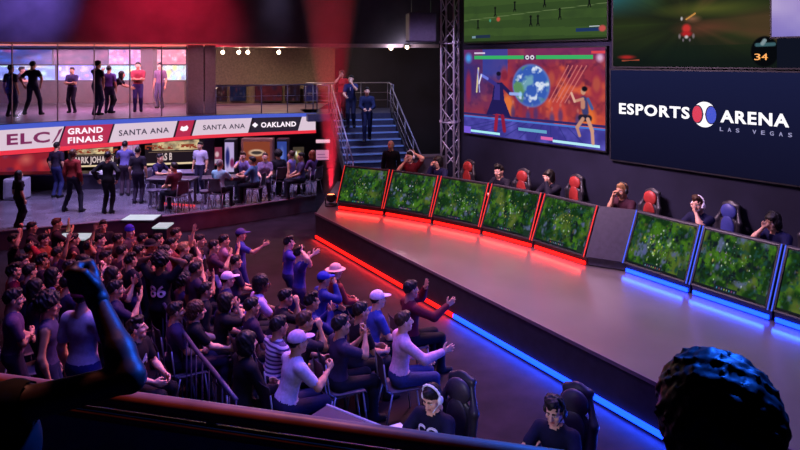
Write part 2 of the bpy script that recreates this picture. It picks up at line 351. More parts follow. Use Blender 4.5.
def person(px, py, label, zf=0.0, pose='stand', ang=30, top=(40, 40, 60), bot=(25, 25, 40), hair='short', hc='black', skin='mid', arms=('down', 'down'), lean=0.0, hy=0, hp=0,
           sleeve='short', s=1.05, cap=None, capcol=(225, 220, 228), headset=None, beard=False, group=None, twist=0, sidelean=0, dist=None, base=None, h=None, shoe=(30, 28, 34), legs=None,
           side=0, print_=None, hand=1.0, woman=False, printcol=(225, 220, 235), ksm=.035):
    lean_, hyr, hpr = math.radians(lean), math.radians(hy), math.radians(hp)
    sit = pose == 'sit'; hpz = .555 if sit else .93
    if pose == 'kneel': hpz = .55
    X = np.array((math.cos(math.radians(twist)), math.sin(math.radians(twist)), 0)); sl = math.radians(sidelean)
    T = nrm((math.sin(sl), math.sin(lean_), math.cos(lean_)*math.cos(sl))); X = nrm(X-T*(X @ T)); F = np.cross(T, X); M = np.stack([X, F, T], 1)
    pel = np.array((0, 0, hpz)); W = .92 if woman else 1.0
    tp = lambda x, y, z: pel+M @ np.array((x, y, z))
    P = [el(tp(0, -.01, 0), (.165 if not woman else .17, .12, .12), 2, M), el(tp(0, -.005, .07), (.15*W, .112, .12), 1, M), el(tp(0, 0, .20), (.138*W, .10, .17), 1, M), el(tp(0, .0, .36), (.168*W, .112, .16), 1, M),
         rc(tp(-.135*W, -.01, .445), tp(.135*W, -.01, .445), .066, .066, 1)]
    if woman: P += [el(tp(s_*.07, .085, .34), (.06, .05, .06), 1, M) for s_ in (-1, 1)]
    nb = tp(0, -.01, .49); hd = nrm(T*.45+np.array((0, .12, .8))); hc_ = nb+hd*.175
    P += [rc(nb, nb+hd*.07, .058, .054, 0), rc(tp(-.05, -.01, .475), tp(.05, -.01, .475), .055, .055, 1)]
    wr = []
    for sgn, an in ((-1, arms[0]), (1, arms[1])):
        off, pole, hpo = ARMS[an] if isinstance(an, str) else an
        sh = tp(sgn*.175*W, -.01, .44); tw = Matrix.Rotation(math.radians(twist), 3, 'Z'); fl = lambda v: np.array(tw @ Vector((v[0]*sgn, v[1], v[2])))
        # offsets: out, forward, up in the body's upright frame
        e, wv = ik(sh, sh+fl(off), .285, .255, fl(pole)); fd = nrm(wv-e)
        P += [rc(sh, e, .047, .038, 0), rc(e, e+(wv-e)*.35, .040, .040, 0), rc(e+(wv-e)*.3, wv, .040, .026, 0)]
        t = {'short': .62, 'long': 1.0, 'none': 0.0}[sleeve]
        if t: P += [rc(sh, sh+(e-sh)*t, .062, .056 if t < 1 else .05, 1)]
        if t == 1.0: P += [rc(e, e+(wv-e)*.93, .05, .036, 1)]
        wr.append((e, wv, fd, hpo, sgn))
    lg = legs or ('sit' if sit else 'stand')
    for sgn in (-1, 1):
        hip = pel+np.array((sgn*.085, 0, -.03))
        if lg == 'sit': ft = np.array((sgn*.13, .43+.06*side*sgn, .09)); pole = (0, .6, 1)
        elif lg == 'stand': ft = np.array((sgn*.10, -.02+.05*side*sgn, .09)); pole = (0, 1, 0)
        elif lg == 'stride': ft = np.array((sgn*.09, .20*sgn, .09 if sgn > 0 else .13)); pole = (0, 1, .1)
        elif lg == 'wide': ft = np.array((sgn*.26, -.02, .09)); pole = (0, 1, 0)
        kn, ft = ik(hip, ft, .435, .42, pole)
        P += [rc(hip, kn, .092, .064, 2), rc(kn, kn+(ft-kn)*.35, .062, .062, 2), rc(kn+(ft-kn)*.3, ft, .062, .048, 2)]
        P += [rc(ft+np.array((0, -.03, -.045)), ft+np.array((sgn*.02, .14, -.055)), .042, .034, 3), rc(ft, ft+np.array((0, .0, -.04)), .046, .044, 3)]
    # place: the head's centre falls on the given picture point, at a real distance
    zh = hc_[2]*s+zf
    a = math.radians(ang)-PI/2; R = np.array(((math.cos(a), -math.sin(a), 0), (math.sin(a), math.cos(a), 0), (0, 0, 1)))
    if base is None:
        d = dist or (CH-zh)*FPX/(py-HY); hx = (px-400)/FPX*d; hw = R @ (hc_*s); base = (hx-hw[0], d-hw[1], zf)
    dcam = math.hypot(base[0], base[1])
    hh = h or (.019 if dcam < 9.5 else .024 if dcam < 14 else .03)
    V, Q = field_mesh(P, hh, ksm); C = V[Q].mean(1); lab = labels(C, P); N = vnormals(V, Q)
    hh2 = .0065 if dcam < 9.5 else .0085 if dcam < 14 else .012
    hv, hq, hl = head_mesh(hh2)
    Hf = nrm(np.array((-math.sin(hyr)*math.cos(hpr), math.cos(hyr)*math.cos(hpr), math.sin(hpr)))); Hx = nrm(np.cross(Hf, (0, 0, 1))); HM = np.stack([Hx, Hf, np.cross(Hx, Hf)], 1)
    hs = 1.06
    allV = [V, (hv*hs) @ HM.T+hc_]; allQ = [Q, hq+len(V)]; mi = [np.zeros(len(Q), int), hl]; cnt = len(V)+len(hv)
    for e, wv, fd, hpo, sgn in wr:
        mv, mq = hand_mesh(hpo, .006 if dcam < 7.5 else .009 if dcam < 12 else .013)
        side_ = nrm(np.cross(fd, (0, 0, 1)) if abs(fd[2]) < .9 else np.cross(fd, F)); yv = side_*(-sgn if False else 1)
        # palm faces inward/down; thumb up
        up = nrm(np.array((0, 0, 1.0))-fd*fd[2]) if abs(fd[2]) < .9 else nrm(F-fd*(F @ fd)); yv = up; zv = np.cross(fd, yv)
        if (zv @ X)*sgn < 0: zv = -zv
        HMn = np.stack([fd, yv, zv], 1); q2 = mq if np.linalg.det(HMn) > 0 else mq[:, ::-1]
        allV.append((mv*hand) @ HMn.T+wv); allQ.append(q2+cnt); cnt += len(mv); mi.append(np.zeros(len(mq), int))
    AV = np.concatenate(allV)*s; o = np_obj('person', AV, np.concatenate(allQ), skin_mats(skin), np.concatenate(mi))
    o.location = base; o.rotation_euler = (0, 0, a); tag(o, label, 'person', group)
    for nm, li, colr in (('shirt', 1, top), ('trousers', 2, bot), ('shoe', 3, shoe), ('shoe', 3, shoe)):
        q = Q[lab == li]
        if li == 3: q = q[(C[lab == 3][:, 0] < 0) == (nm != 'shoe' or not any(ch.name.startswith('shoe') for ch in o.children))]
        if len(q):
            v, q = compact((V+N*.006)*s, q); np_obj(nm, v, q, [cm(colr)], parent=o)
    def wear(style, nm, colm, sc=1.0):
        v, q = hair_mesh(style, hh2); return np_obj(nm, (((v*sc*hs) @ HM.T)+hc_)*s, q, [colm], parent=o)
    hm = mat('hair_'+hc, lin(HAIRC[hc]), .5, var=.3, scale=60, spec=.3)
    if hair: wear(hair, 'hair', hm, 1.0 if not cap else .97)
    if beard: wear('beard', 'beard', hm)
    if cap: wear(cap, 'hat' if cap == 'hat' else cap, cm(capcol))
    if headset: wear('headset', 'headset', mat('headset_'+headset, lin({'white': (240, 240, 250), 'black': (25, 25, 30)}[headset]), .4, var=.05), 1.02)
    if print_:   # lettering or emblem on the chest ('front') or the back
        txt, where, hgt, zc = print_
        tv, tf, tw_ = text_mesh(txt, hgt, .02, 1.05, .004); sg = 1 if where == 'front' else -1
        vv = []
        for v in tv:
            x = v.x-tw_/2; yy = .5; z = zc+v.z
            probe = tp(x*(-sg), 0, z); 
            # march outward to the torso surface
            t_ = np.linspace(.03, .2, 60); PP = tp(0, 0, 0)+np.stack([M @ np.array((-x*sg, sg*q_, z)) for q_ in t_]); dd = np.min([pdist(PP, p) for p in P[:7]], axis=0)
            k_ = np.argmax(dd > 0); vv.append(tp(-x*sg, sg*(t_[k_]+.030-v.y*0+(.004 if v.y < 0 else 0)), z)*s)
        mb = MB(); mb.add(vv, tf); mb.build('print', mat('shirt_print_%d' % printcol[0], lin(printcol), .7, var=.05), parent=o)
    return o

# ------------------------------------------------------------------ materials of the place
M_FLOOR = mat('dark_carpet', (.016, .010, .017), .7, var=.35, scale=2.5, spec=.08)
M_STAGE = mat('stage_boards', (.125, .098, .098), .30, var=.12, scale=1.3, spec=1.0)
M_STAGE.node_tree.nodes['Principled BSDF'].inputs['Coat Weight'].default_value = 1.0; M_STAGE.node_tree.nodes['Principled BSDF'].inputs['Coat Roughness'].default_value = .24; M_STAGE.node_tree.nodes['Principled BSDF'].inputs['Coat IOR'].default_value = 1.9
M_BAR = mat('polished_concrete', (.12, .105, .15), .25, var=.35, scale=1.6)
M_DARK = mat('black_paint', (.018, .015, .024), .6, var=.3, scale=6)
M_BLACK = mat('black_plastic', (.012, .012, .015), .45, var=.1)
M_WALL = mat('dark_wall', (.018, .017, .038), .8, var=.2, scale=1.5, spec=.2)
M_FASCIA = mat('upper_wall', (.10, .075, .10), .8, var=.25, scale=1.2)
M_STEEL = mat('brushed_steel', (.45, .43, .50), .35, 1.0, var=.1)
M_ALU = mat('truss_aluminium', (.62, .56, .72), .4, .4, var=.1)
M_WOOD = mat('brown_wood', (.16, .055, .032), .35, var=.35, scale=9)
M_PINKW = mat('plaster_pink', (.45, .28, .30), .7, var=.1)
RED = (1.0, .007, .007); BLUE = (.004, .038, 1.0)
M_RED = mat('red_led', (.3, .01, .01), .5, var=0, emit=2.6, ecol=(1.0, .008, .006), spec=0)
M_BLUE = mat('blue_led', (.01, .05, .3), .5, var=0, emit=5.5, ecol=BLUE)
M_REDD = mat('red_led_trim', (.3, .01, .01), .5, var=0, emit=.75, ecol=(1.0, .045, .03))
M_BLUED = mat('blue_led_trim', (.01, .05, .3), .5, var=0, emit=.8, ecol=(.05, .12, .9))

# ------------------------------------------------------------------ setting: floors
mb = MB(); mb.prism([(-19, -4), (14, -4), (14, 33), (-19, 33)], -.2, 0); struct(mb, 'floor', M_FLOOR)
edge = [gp(-190, 246, .45), gp(-90, 239, .45), gp(0, 231, .45), gp(60, 225.5, .45), gp(120, 220, .45), gp(170, 215.5, .45), gp(220, 209.5, .45), gp(270, 202, .45), gp(316, 195, .45)]
plat = [(p.x, p.y) for p in edge]+[(-2.75, 22.3), (-3.1, 27), (-19, 27)]
mb = MB(); mb.prism(plat, 0, .45); struct(mb, 'floor_bar_platform', M_BAR)
mb = MB()
for a, b in zip(edge[:-1], edge[1:]): mb.tube([a+Vector((0, -.01, .0)), b+Vector((0, -.01, .0))], .03, 6)
struct(mb, 'trim_1', mat('platform_nosing', (.20, .15, .2), .35, var=.1))
SF0 = Vector((-2.07, 16.67)); SD = Vector((.502, -.865)); SN = Vector((.865, .502))
sp = lambda t, n=0: SF0+SD*t+SN*n
SZ = .62
poly = [tuple(sp(0)), tuple(sp(16)), (14, 3), (14, 21), (-1.95, 21.0)]
mb = MB(); mb.prism(poly, 0, SZ); struct(mb, 'floor_stage', M_STAGE)
def boxline(mb, a, b, z0, z1, th, off=0.0, nsign=-1):
    d = (b-a).normalized(); n = Vector((-d.y, d.x))*nsign; c = (a+b)/2+n*(off+th/2)
    mb.box((c.x, c.y, (z0+z1)/2), ((b-a).length, th, z1-z0), math.atan2(d.y, d.x))
mb = MB(); boxline(mb, sp(0), sp(16), .0, .585, .02, .0, -1); struct(mb, 'wall_stage_front', M_DARK)
mb = MB(); boxline(mb, sp(-.02), sp(16), .585, .635, .035, .0, -1); struct(mb, 'trim_2', mat('stage_nosing', (.13, .09, .12), .35, var=.1))
def strip(name, a, b, z0, z1, th, m, label, group=None, off=0.02):
    mb = MB(); boxline(mb, a, b, z0, z1, th, off, -1); o = mb.build(name, m); tag(o, label, 'light strip', group); return o
TS = 5.98
strip('glow_strip', sp(.05), sp(TS-.02), .02, .085, .03, M_RED, 'long red glowing strip along the foot of the stage front')
def ledlight(name, p, q, z, n, power, col, off=.09):
    m = (p+q)/2; o = light(name, 'AREA', (m.x+n.x*off, m.y+n.y*off, z), (m.x+n.x*1.0, m.y+n.y*1.0, z-.35), power, col, (q-p).length, sy=.04)
    dd = (q-p).normalized(); f = Vector((n.x*.93, n.y*.93, -.36)).normalized(); X_ = Vector((dd.x, dd.y, 0)); o.matrix_world = Matrix.Translation(o.location) @ Matrix((X_, (-f).cross(X_), -f)).transposed().to_4x4()
ledlight('red_strip_light', sp(.05), sp(TS), .06, -SN, 60, (1, .03, .03)); ledlight('blue_strip_light', sp(TS), sp(14), .06, -SN, 150, (.015, .07, 1))
strip('glow_strip', sp(TS+.02), sp(15.9), .02, .085, .03, M_BLUE, 'long blue glowing strip along the foot of the stage front')

# ------------------------------------------------------------------ setting: walls
WD = Vector((.582, -.813)); WN = Vector((-.813, -.582)); W0 = Vector((1.76, 18.0))
wp = lambda t, n=0: W0+WD*t+WN*n
def wall(name, a, b, z0, z1, m, th=.15, sgn=1):
    mb = MB(); boxline(mb, Vector(a), Vector(b), z0, z1, th, 0, sgn); return struct(mb, name, m)
wall('wall_screens', wp(-.75), wp(17.5), 0, 9, M_WALL, .15, 1)
wall('wall_stage_back', wp(-.75), (2.1, 28.8), 0, 9, M_DARK, .15, -1)
wall('wall_back', (-19, 30.6), (2.3, 28.6), 0, 9, mat('back_wall_paint', (.022, .018, .036), .8, var=.3, scale=1), .15, 1)
wall('wall_left', (-19, -4), (-19, 31), 0, 9, M_DARK, .15, 1)
wall('wall_near', (-19, -4), (14, -4), 0, 9, M_DARK, .15, -1)
wall('wall_right', (14, -4), (14, 8), 0, 9, M_DARK, .15, -1)
mb = MB(); mb.prism([(-19, -4), (14, -4), (14, 33), (-19, 33)], 9, 9.2); struct(mb, 'ceiling', M_DARK)
# the bar's back wall under the balcony
bw = [(-18.9, 21.0), tuple(pd(0, 22.0).xy), tuple(pd(180, 23.6).xy), tuple(pd(333, 24.6).xy)]
for i in range(3): wall('wall_bar_%d' % (i+1), bw[i], bw[i+1], .45, 2.3, mat('bar_wall', (.05, .035, .055), .7, var=.3, scale=3), .12, 1)

# ------------------------------------------------------------------ balcony with its curved ribbon display
FP = [(-160, 17.0, 131, 168), (-80, 17.8, 128.5, 161), (-20, 18.4, 126.5, 157), (9, 18.8, 124.5, 155), (60, 19.5, 121.5, 151), (125, 20.6, 119, 145.5), (200, 21.8, 116, 138.5), (260, 22.4, 114, 135.5), (316, 22.8, 113, 133)]
fx = [p[0] for p in FP]
def fas(px, f, off=0.0):
    """point on the ribbon display: px = where along it, f = 0 bottom .. 1 top, off = metres in front of it"""
    d = float(np.interp(px, fx, [p[1] for p in FP])); zt = float(np.interp(px, fx, [zat(p[2], p[1]) for p in FP])); zb = float(np.interp(px, fx, [zat(p[3], p[1]) for p in FP]))
    return Vector(((px-400)/FPX*d, d, zb+(zt-zb)*f))-Vector((-.28, .96, 0))*off
def ribbon(px0, px1, f0, f1, off=0.0, sl0=0.0, sl1=0.0, th=.02, mb=None):
    """a curved panel of the ribbon; sl = how far (px) its ends lean"""
    mb = mb or MB(); n = max(2, int(abs(px1-px0)/9)+1); vs = []; fs = []
    for i in range(n+1):
        t = i/n
        for f, q in ((f0, 0), (f1, 1)):
            px = (px0+(sl0*q))*(1-t)+(px1+(sl1*q))*t
            vs += [fas(px, f, off), fas(px, f, off-th)]
    for i in range(n):
        a = i*4; b = a+4; fs += [(a, b, b+2, a+2), (a+1, a+3, b+3, b+1), (a, a+1, b+1, b), (a+2, b+2, b+3, a+3)]
    fs += [(0, 2, 3, 1), (n*4, n*4+1, n*4+3, n*4+2)]
    mb.add(vs, fs); return mb
slab = [tuple(fas(px, 1, -.12).xy) for px in [p[0] for p in FP]]
mb = MB(); mb.prism(slab+[(-3.0, 24.9), (-3.0, 28.9), (-18.9, 30.2), (-18.9, 18)], 2.3, 2.60); struct(mb, 'floor_balcony', mat('balcony_floor', (.20, .13, .17), .35, var=.3, scale=1.5))
def led(name, rgb, e=1.0): return mat(name, (.02, .02, .02), .4, var=0, emit=e, ecol=lin(rgb))
rb = empty('ribbon_display', fas(120, 0)); tag(rb, 'long curved ribbon display on the balcony front with team names', 'display')
bk = ribbon(-160, 316, -.02, 1.02, -.03, th=.10).build('backing', M_BLACK); 
ribbon(-160, 316, .83, 1.0).build('blue_stripe', led('led_blue_stripe', (70, 90, 200)))
ribbon(-160, 316, 0, .15).build('red_stripe', led('led_red_stripe', (235, 45, 60)))
segs = [(-160, 57, 0, 7, 'w'), (59, 107, 7, 6, 'r'), (109, 173, 6, 4.5, 'w'), (175, 190, 4.5, 4.5, 'r'), (192, 248, 4.5, 4, 'w'), (250, 297, 4, 4, 'k'), (298, 315.6, 4, 0, 'w')]
for a, b, s0, s1, c in segs:
    m = {'w': led('led_white_panel', (222, 200, 216), .95), 'r': led('led_red_panel', (178, 32, 66)), 'k': led('led_black_panel', (30, 24, 34))}[c]
    ribbon(a, b, .15, .83, .002, s0, s1).build({'w': 'white_panel', 'r': 'red_panel', 'k': 'black_panel'}[c], m)
def rtext(txt, px0, px1, f0, f1, m, bold=.03, off=.03, name='lettering'):
    V, F, wd = text_mesh(txt, .94, bold*.6, 1.12, .01); vs = []
    for v in V:
        px = px0+(px1-px0)*v.x/wd; f = f0+(f1-f0)*v.z; vs.append(fas(px, f, off-(.02 if v.y > 0 else 0)))
    mb = MB(); mb.add(vs, F); return mb.build(name, m)
LW = led('led_letter_white', (250, 235, 245), 1.1); LK = led('led_letter_dark', (52, 38, 60)); LM = led('led_letter_maroon', (120, 28, 80))
rtext('ELC', 7, 50, .34, .70, LM, .05); rtext('GRAND', 68, 103, .55, .76, LW, .05); rtext('FINALS', 68, 103, .24, .45, LW, .05)
rtext('SANTA ANA', 119, 169, .38, .60, LK, .03); rtext('SANTA ANA', 203, 245, .38, .60, LK, .03); rtext('OAKLAND', 261, 296, .38, .62, LW, .05)
def rshape(pts, m, off=.03, name='emblem'):
    mb = MB(); vs = [fas(px, f, off) for px, f in pts]+[fas(px, f, off-.02) for px, f in pts]; n = len(pts)
    mb.add(vs, [tuple(range(n)), tuple(reversed(range(n, 2*n)))]+[(i, n+i, n+(i+1) % n, (i+1) % n) for i in range(n)]); return mb.build(name, m)
rshape([(255, .38), (258, .5), (255, .62), (252, .5)], LW)
rshape([(180, .44), (183, .38), (187, .40), (188.5, .52), (187, .62), (184, .56), (181.5, .60)], LW)
rshape([(52, .28), (55, .34), (60, .60), (63, .78), (59, .72), (57, .55)], LM)
for c in list(COL.objects):
    if c.name.split('.')[0] in ('backing', 'blue_stripe', 'red_stripe', 'white_panel', 'red_panel', 'black_panel', 'lettering', 'emblem') and c.parent is None:
        c.parent = rb; c.matrix_parent_inverse = Matrix.Translation(-rb.location)
# soffit edge, upper beam and the wall above it
BEAM = lambda px: pd(px, float(np.interp(px, [-200, 9, 430, 470], [22.2, 23.2, 26.5, 26.9])))
a, b = BEAM(-160).xy, BEAM(438).xy
mb = MB(); boxline(mb, a, b, 4.88, 5.02, .25, -.12, -1); struct(mb, 'beam_balcony', mat('beam_pale', (.62, .40, .42), .5, var=.1))
wall('wall_upper', BEAM(-160).xy, BEAM(438).xy, 5.02, 9, M_FASCIA, .2, -1)
strip('glow_strip', BEAM(-20).xy, BEAM(215).xy, 4.90, 4.94, .03, led('warm_led', (255, 150, 130), 1.0), 'thin warm light strip along the upper balcony beam', off=.131)
mb = MB(); mb.prism([tuple(BEAM(-160).xy+Vector((0, .1))), tuple(BEAM(330).xy+Vector((0, .1))), (-2.6, 29), (-18.9, 30.4)], 4.9, 5.0); struct(mb, 'ceiling_balcony', M_DARK)
# pillar
pc = pd(198, 22.6); mb = MB(); mb.box((pc.x-.1, pc.y, 3.75), (.55, .5, 2.3), .3, bev=.02); mb.box((pc.x+.36, pc.y+.15, 3.75), (.36, .4, 2.3), .3, bev=.02); struct(mb, 'pillar_balcony', M_PINKW)
mb = MB(); pc = pd(209, 22.9); mb.box((pc.x, pc.y, 1.4), (.35, .35, 1.9), .2); struct(mb, 'pillar_bar', mat('pillar_dark', (.12, .07, .10), .6))
# glass front of the balcony
def glass_mat():
    m = bpy.data.materials.new('clear_glass'); m.use_nodes = True; nt = m.node_tree; nt.nodes.clear(); o = nt.nodes.new('ShaderNodeOutputMaterial')
    mx = nt.nodes.new('ShaderNodeMixShader'); t = nt.nodes.new('ShaderNodeBsdfTransparent'); g = nt.nodes.new('ShaderNodeBsdfGlossy'); g.inputs['Roughness'].default_value = .05
    t.inputs[0].default_value = (.97, .96, .98, 1); fr = nt.nodes.new('ShaderNodeFresnel'); fr.inputs[0].default_value = 1.45
    nt.links.new(fr.outputs[0], mx.inputs[0]); nt.links.new(t.outputs[0], mx.inputs[1]); nt.links.new(g.outputs[0], mx.inputs[2]); nt.links.new(mx.outputs[0], o.inputs[0]); return m
GL = glass_mat()
gpx = [-60, 9, 55, 92, 128, 160, 186]
for i in range(len(gpx)-1):
    p0, p1 = fas(gpx[i], 1).xy, fas(gpx[i+1], 1).xy
    mb = MB(); boxline(mb, p0, p1, 2.66, 4.86, .015, -.15, 1)
    g = struct(mb, 'window_%d' % (i+1), GL)
    mb = MB(); q = p1+Vector((0, .15)); mb.box((q.x, q.y, 3.75), (.022, .04, 2.26)); struct(mb, 'window_frame_%d' % (i+1), mat('mullion', (.55, .36, .34), .5, .1))

# ------------------------------------------------------------------ pictures shown on screens (painted as data, not loaded)
def vn(ny, nx, cy, cx, seed):
    r = np.random.RandomState(seed).rand(cy+2, cx+2); y = np.linspace(0, cy, ny, endpoint=False); x = np.linspace(0, cx, nx, endpoint=False)
    iy = y.astype(int); ix = x.astype(int); fy = (y-iy)[:, None]; fx_ = (x-ix)[None]; fy = fy*fy*(3-2*fy); fx_ = fx_*fx_*(3-2*fx_)
    g = lambda a, b: r[iy+a][:, ix+b]
    return g(0, 0)*(1-fy)*(1-fx_)+g(1, 0)*fy*(1-fx_)+g(0, 1)*(1-fy)*fx_+g(1, 1)*fy*fx_
def fbm(ny, nx, c, seed, o=3): return sum(vn(ny, nx, c*2**k, int(c*1.7*2**k), seed+k)*.5**k for k in range(o))/sum(.5**k for k in range(o))
def C(r, g, b): return np.array((r, g, b))/255.
def blend(im, m, c): im += (np.asarray(c)-im)*np.clip(m, 0, 1)[..., None]
def XY(im): ny, nx = im.shape[:2]; return np.meshgrid((np.arange(nx)+.5)/nx, (np.arange(ny)+.5)/ny)
def oval(im, x, y, rx, ry, c, soft=.25, al=1.0):
    X, Y = XY(im); d = np.sqrt(((X-x)/rx)**2+((Y-y)/ry)**2); blend(im, np.clip((1-d)/soft, 0, 1)*al, c)
def rect(im, x0, y0, x1, y1, c, al=1.0): X, Y = XY(im); blend(im, ((X > x0) & (X < x1) & (Y > y0) & (Y < y1))*al, c)
def seg_(im, x0, y0, x1, y1, r, c, asp=1.8, al=1.0):
    X, Y = XY(im); ax, ay = (x1-x0)*asp, y1-y0; t = np.clip(((X-x0)*asp*ax+(Y-y0)*ay)/(ax*ax+ay*ay+1e-9), 0, 1)
    d = np.hypot((X-x0)*asp-t*ax, Y-y0-t*ay); blend(im, np.clip((r-d)/(r*.4), 0, 1)*al, c)
def game_map(seed, nx=150, ny=90):
    R = np.random.RandomState(seed); im = np.zeros((ny, nx, 3)); n = fbm(ny, nx, 5, seed*9, 4); n2 = fbm(ny, nx, 9, seed*9+5, 3)
    im[:] = C(22, 50, 22); blend(im, (n-.44)*4, C(66, 112, 30)); blend(im, (n2-.56)*4.5, C(18, 28, 34)); blend(im, (fbm(ny, nx, 3, seed*7+2)-.55)*4, C(86, 104, 42)); blend(im, (fbm(ny, nx, 12, seed*3+8, 2)-.6)*4, C(30, 66, 58))
    blend(im, (fbm(ny, nx, 5, seed*5+3)-.66)*6, C(86, 96, 130))
    cols = [(24, 60, 30), (12, 26, 24), (74, 116, 38), (84, 76, 50), (84, 92, 118), (34, 84, 60), (12, 18, 22)]
    for k in range(170): x, y = R.rand(2); q = R.uniform(.010, .034); oval(im, x, y, q*.55*R.uniform(.6, 1.6), q*R.uniform(.6, 1.6), C(*cols[R.randint(7)]), .7, R.uniform(.4, .85))
    cx, cy = R.uniform(.4, .66), R.uniform(.42, .62); cc = [(204, 226, 196), (158, 194, 66), (110, 126, 180), (214, 196, 96), (90, 156, 130), (232, 240, 236), (60, 80, 60), (150, 120, 170)]
    for k in range(70):
        x, y = cx+R.randn()*.17, cy+R.randn()*.19; q = R.uniform(.008, .028); oval(im, x, y, q*.55*R.uniform(.5, 2), q*R.uniform(.5, 2), C(*cc[R.randint(8)]), .8, R.uniform(.4, 1))
    oval(im, cx-.14, cy-.22, .045, .09, C(84, 90, 146), .7, .8); rect(im, 0, 0, 1, .035, C(26, 30, 34)); rect(im, .3, 0, .62, .09, C(28, 38, 46))
    for k in range(8): oval(im, .34+k*.035, .045, .011, .024, C(*R.randint(60, 190, 3)), .6)
    rect(im, .88, 0, 1, .15, C(30, 50, 40)); return im
def poly_(im, pts, c, al=1.0):
    X, Y = XY(im); ins = np.zeros(X.shape, bool); n = len(pts)
    for i in range(n):
        x0, y0 = pts[i]; x1, y1 = pts[(i+1) % n]
        if y0 != y1: ins ^= ((y0 > Y) != (y1 > Y)) & (X < (x1-x0)*(Y-y0)/(y1-y0)+x0)
    blend(im, ins*al, c)
def duel(nx=300, ny=150):
    im = np.zeros((ny, nx, 3)); X, Y = XY(im); im[:] = C(150, 50, 66)
    blend(im, (fbm(ny, nx, 4, 31)-.42)*3.4, C(104, 36, 84)); blend(im, (fbm(ny, nx, 7, 41)-.55)*4, C(212, 92, 62)); blend(im, (fbm(ny, nx, 14, 47)-.55)*3, C(90, 30, 60)); blend(im, np.clip((.35-X)*3.5, 0, 1)*np.clip((Y-.2)*3, 0, 1)*.85, C(46, 44, 120))
    blend(im, np.clip((Y-.80)*8, 0, 1)*.7, C(110, 44, 96)); blend(im, (np.abs(X-.26) < .10)*np.clip((Y-.6)*6, 0, .7), C(44, 70, 168)); blend(im, np.clip((X-.6)*3, 0, 1)*np.clip((.5-Y)*3, 0, 1)*.7, C(232, 92, 50))
    for x, y, a, b, c in ((.04, .55, .032, .24, (150, 40, 66)), (.335, .66, .045, .17, (176, 52, 58)), (.335, .70, .035, .07, (120, 34, 60)), (.67, .66, .05, .2, (150, 46, 66)), (.67, .68, .032, .10, (178, 80, 66)), (.95, .62, .042, .2, (150, 44, 66)), (.95, .64, .03, .10, (180, 84, 66)), (.9, .30, .06, .16, (238, 120, 50)), (.36, .36, .06, .18, (236, 128, 56)), (.72, .34, .07, .16, (196, 66, 62))):
        oval(im, x, y, a, b, C(*c), .5, .8)
    for k in range(9): x = .40+.055*k; oval(im, x, .30+.05*math.sin(k*2.1), .022, .10, C(*[(70, 50, 110), (150, 50, 60), (60, 60, 130)][k % 3]), .6, .7); oval(im, x, .41+.05*math.sin(k*2.1), .011, .03, C(190, 110, 100), .6, .7)
    for k in range(5): seg_(im, .655+.026*k, .44, .78+.028*k, .82, .008, C(214, 120, 116), 1.9, .75)
    oval(im, .53, .60, .14, .245, C(96, 122, 196), .1); oval(im, .53, .60, .132, .232, C(54, 90, 178), .15)
    d = np.hypot((X-.53)/.132, (Y-.60)/.232) < .96
    blend(im, d*(fbm(ny, nx, 9, 77)-.52)*6, C(110, 160, 180)); blend(im, d*(fbm(ny, nx, 7, 90)-.62)*6, C(90, 140, 96)); blend(im, d*(fbm(ny, nx, 13, 99)-.62)*7, C(214, 224, 240)); blend(im, d*np.clip((.5-Y)*1.6, 0, .5), C(60, 60, 140))
    fl = Y < .20; blend(im, fl, C(60, 54, 140)); blend(im, fl*(fbm(ny, nx, 8, 12)-.4)*2, C(98, 92, 196)); blend(im, (np.abs(Y-.205) < .010), C(70, 116, 206)); blend(im, (np.abs(Y-.235) < .012), C(50, 40, 100))
    for k in range(10): seg_(im, .11*k-.1, .02, .28+.055*k, .19, .006, C(40, 46, 116), 1.9, .6)
    rect(im, .44, .10, .64, .135, C(110, 190, 215), .8); rect(im, .05, .02, .30, .05, C(170, 235, 245)); rect(im, .68, .02, .97, .05, C(180, 232, 245)); rect(im, .0, .0, .06, .08, C(120, 90, 220)); rect(im, .60, .03, .68, .065, C(220, 100, 170))
    # two plain figures facing each other, with no likeness to anyone
    N1 = C(34, 28, 84); N2 = C(58, 48, 130)
    poly_(im, [(.19, .24), (.235, .42), (.255, .62), (.32, .62), (.335, .42), (.39, .22), (.30, .26)], N1); poly_(im, [(.25, .42), (.262, .6), (.30, .6), (.30, .42)], N2)
    seg_(im, .265, .60, .20, .66, .030, N2); seg_(im, .20, .66, .15, .70, .022, C(110, 120, 220)); seg_(im, .31, .60, .38, .50, .028, N1); seg_(im, .38, .50, .44, .50, .022, C(150, 170, 235)); oval(im, .455, .50, .018, .04, C(150, 200, 250), .6)
    seg_(im, .275, .24, .265, .08, .030, C(150, 30, 62)); seg_(im, .32, .24, .335, .08, .030, C(140, 28, 60)); oval(im, .29, .69, .020, .048, C(60, 46, 110), .3); oval(im, .29, .72, .022, .030, C(20, 18, 40), .4)
    seg_(im, .11, .50, .125, .78, .014, C(214, 196, 150)); seg_(im, .135, .50, .12, .76, .010, C(150, 150, 220)); seg_(im, .15, .70, .13, .60, .012, C(224, 220, 240))
    seg_(im, .875, .48, .885, .36, .045, C(60, 60, 110)); seg_(im, .87, .46, .87, .41, .03, C(190, 130, 110)); seg_(im, .86, .30, .905, .30, .042, C(30, 28, 50)); seg_(im, .87, .29, .835, .20, .024, C(196, 140, 118)); seg_(im, .835, .20, .85, .12, .02, C(190, 136, 118)); seg_(im, .90, .29, .925, .18, .026, C(206, 150, 128)); seg_(im, .925, .18, .93, .06, .022, C(206, 150, 128))
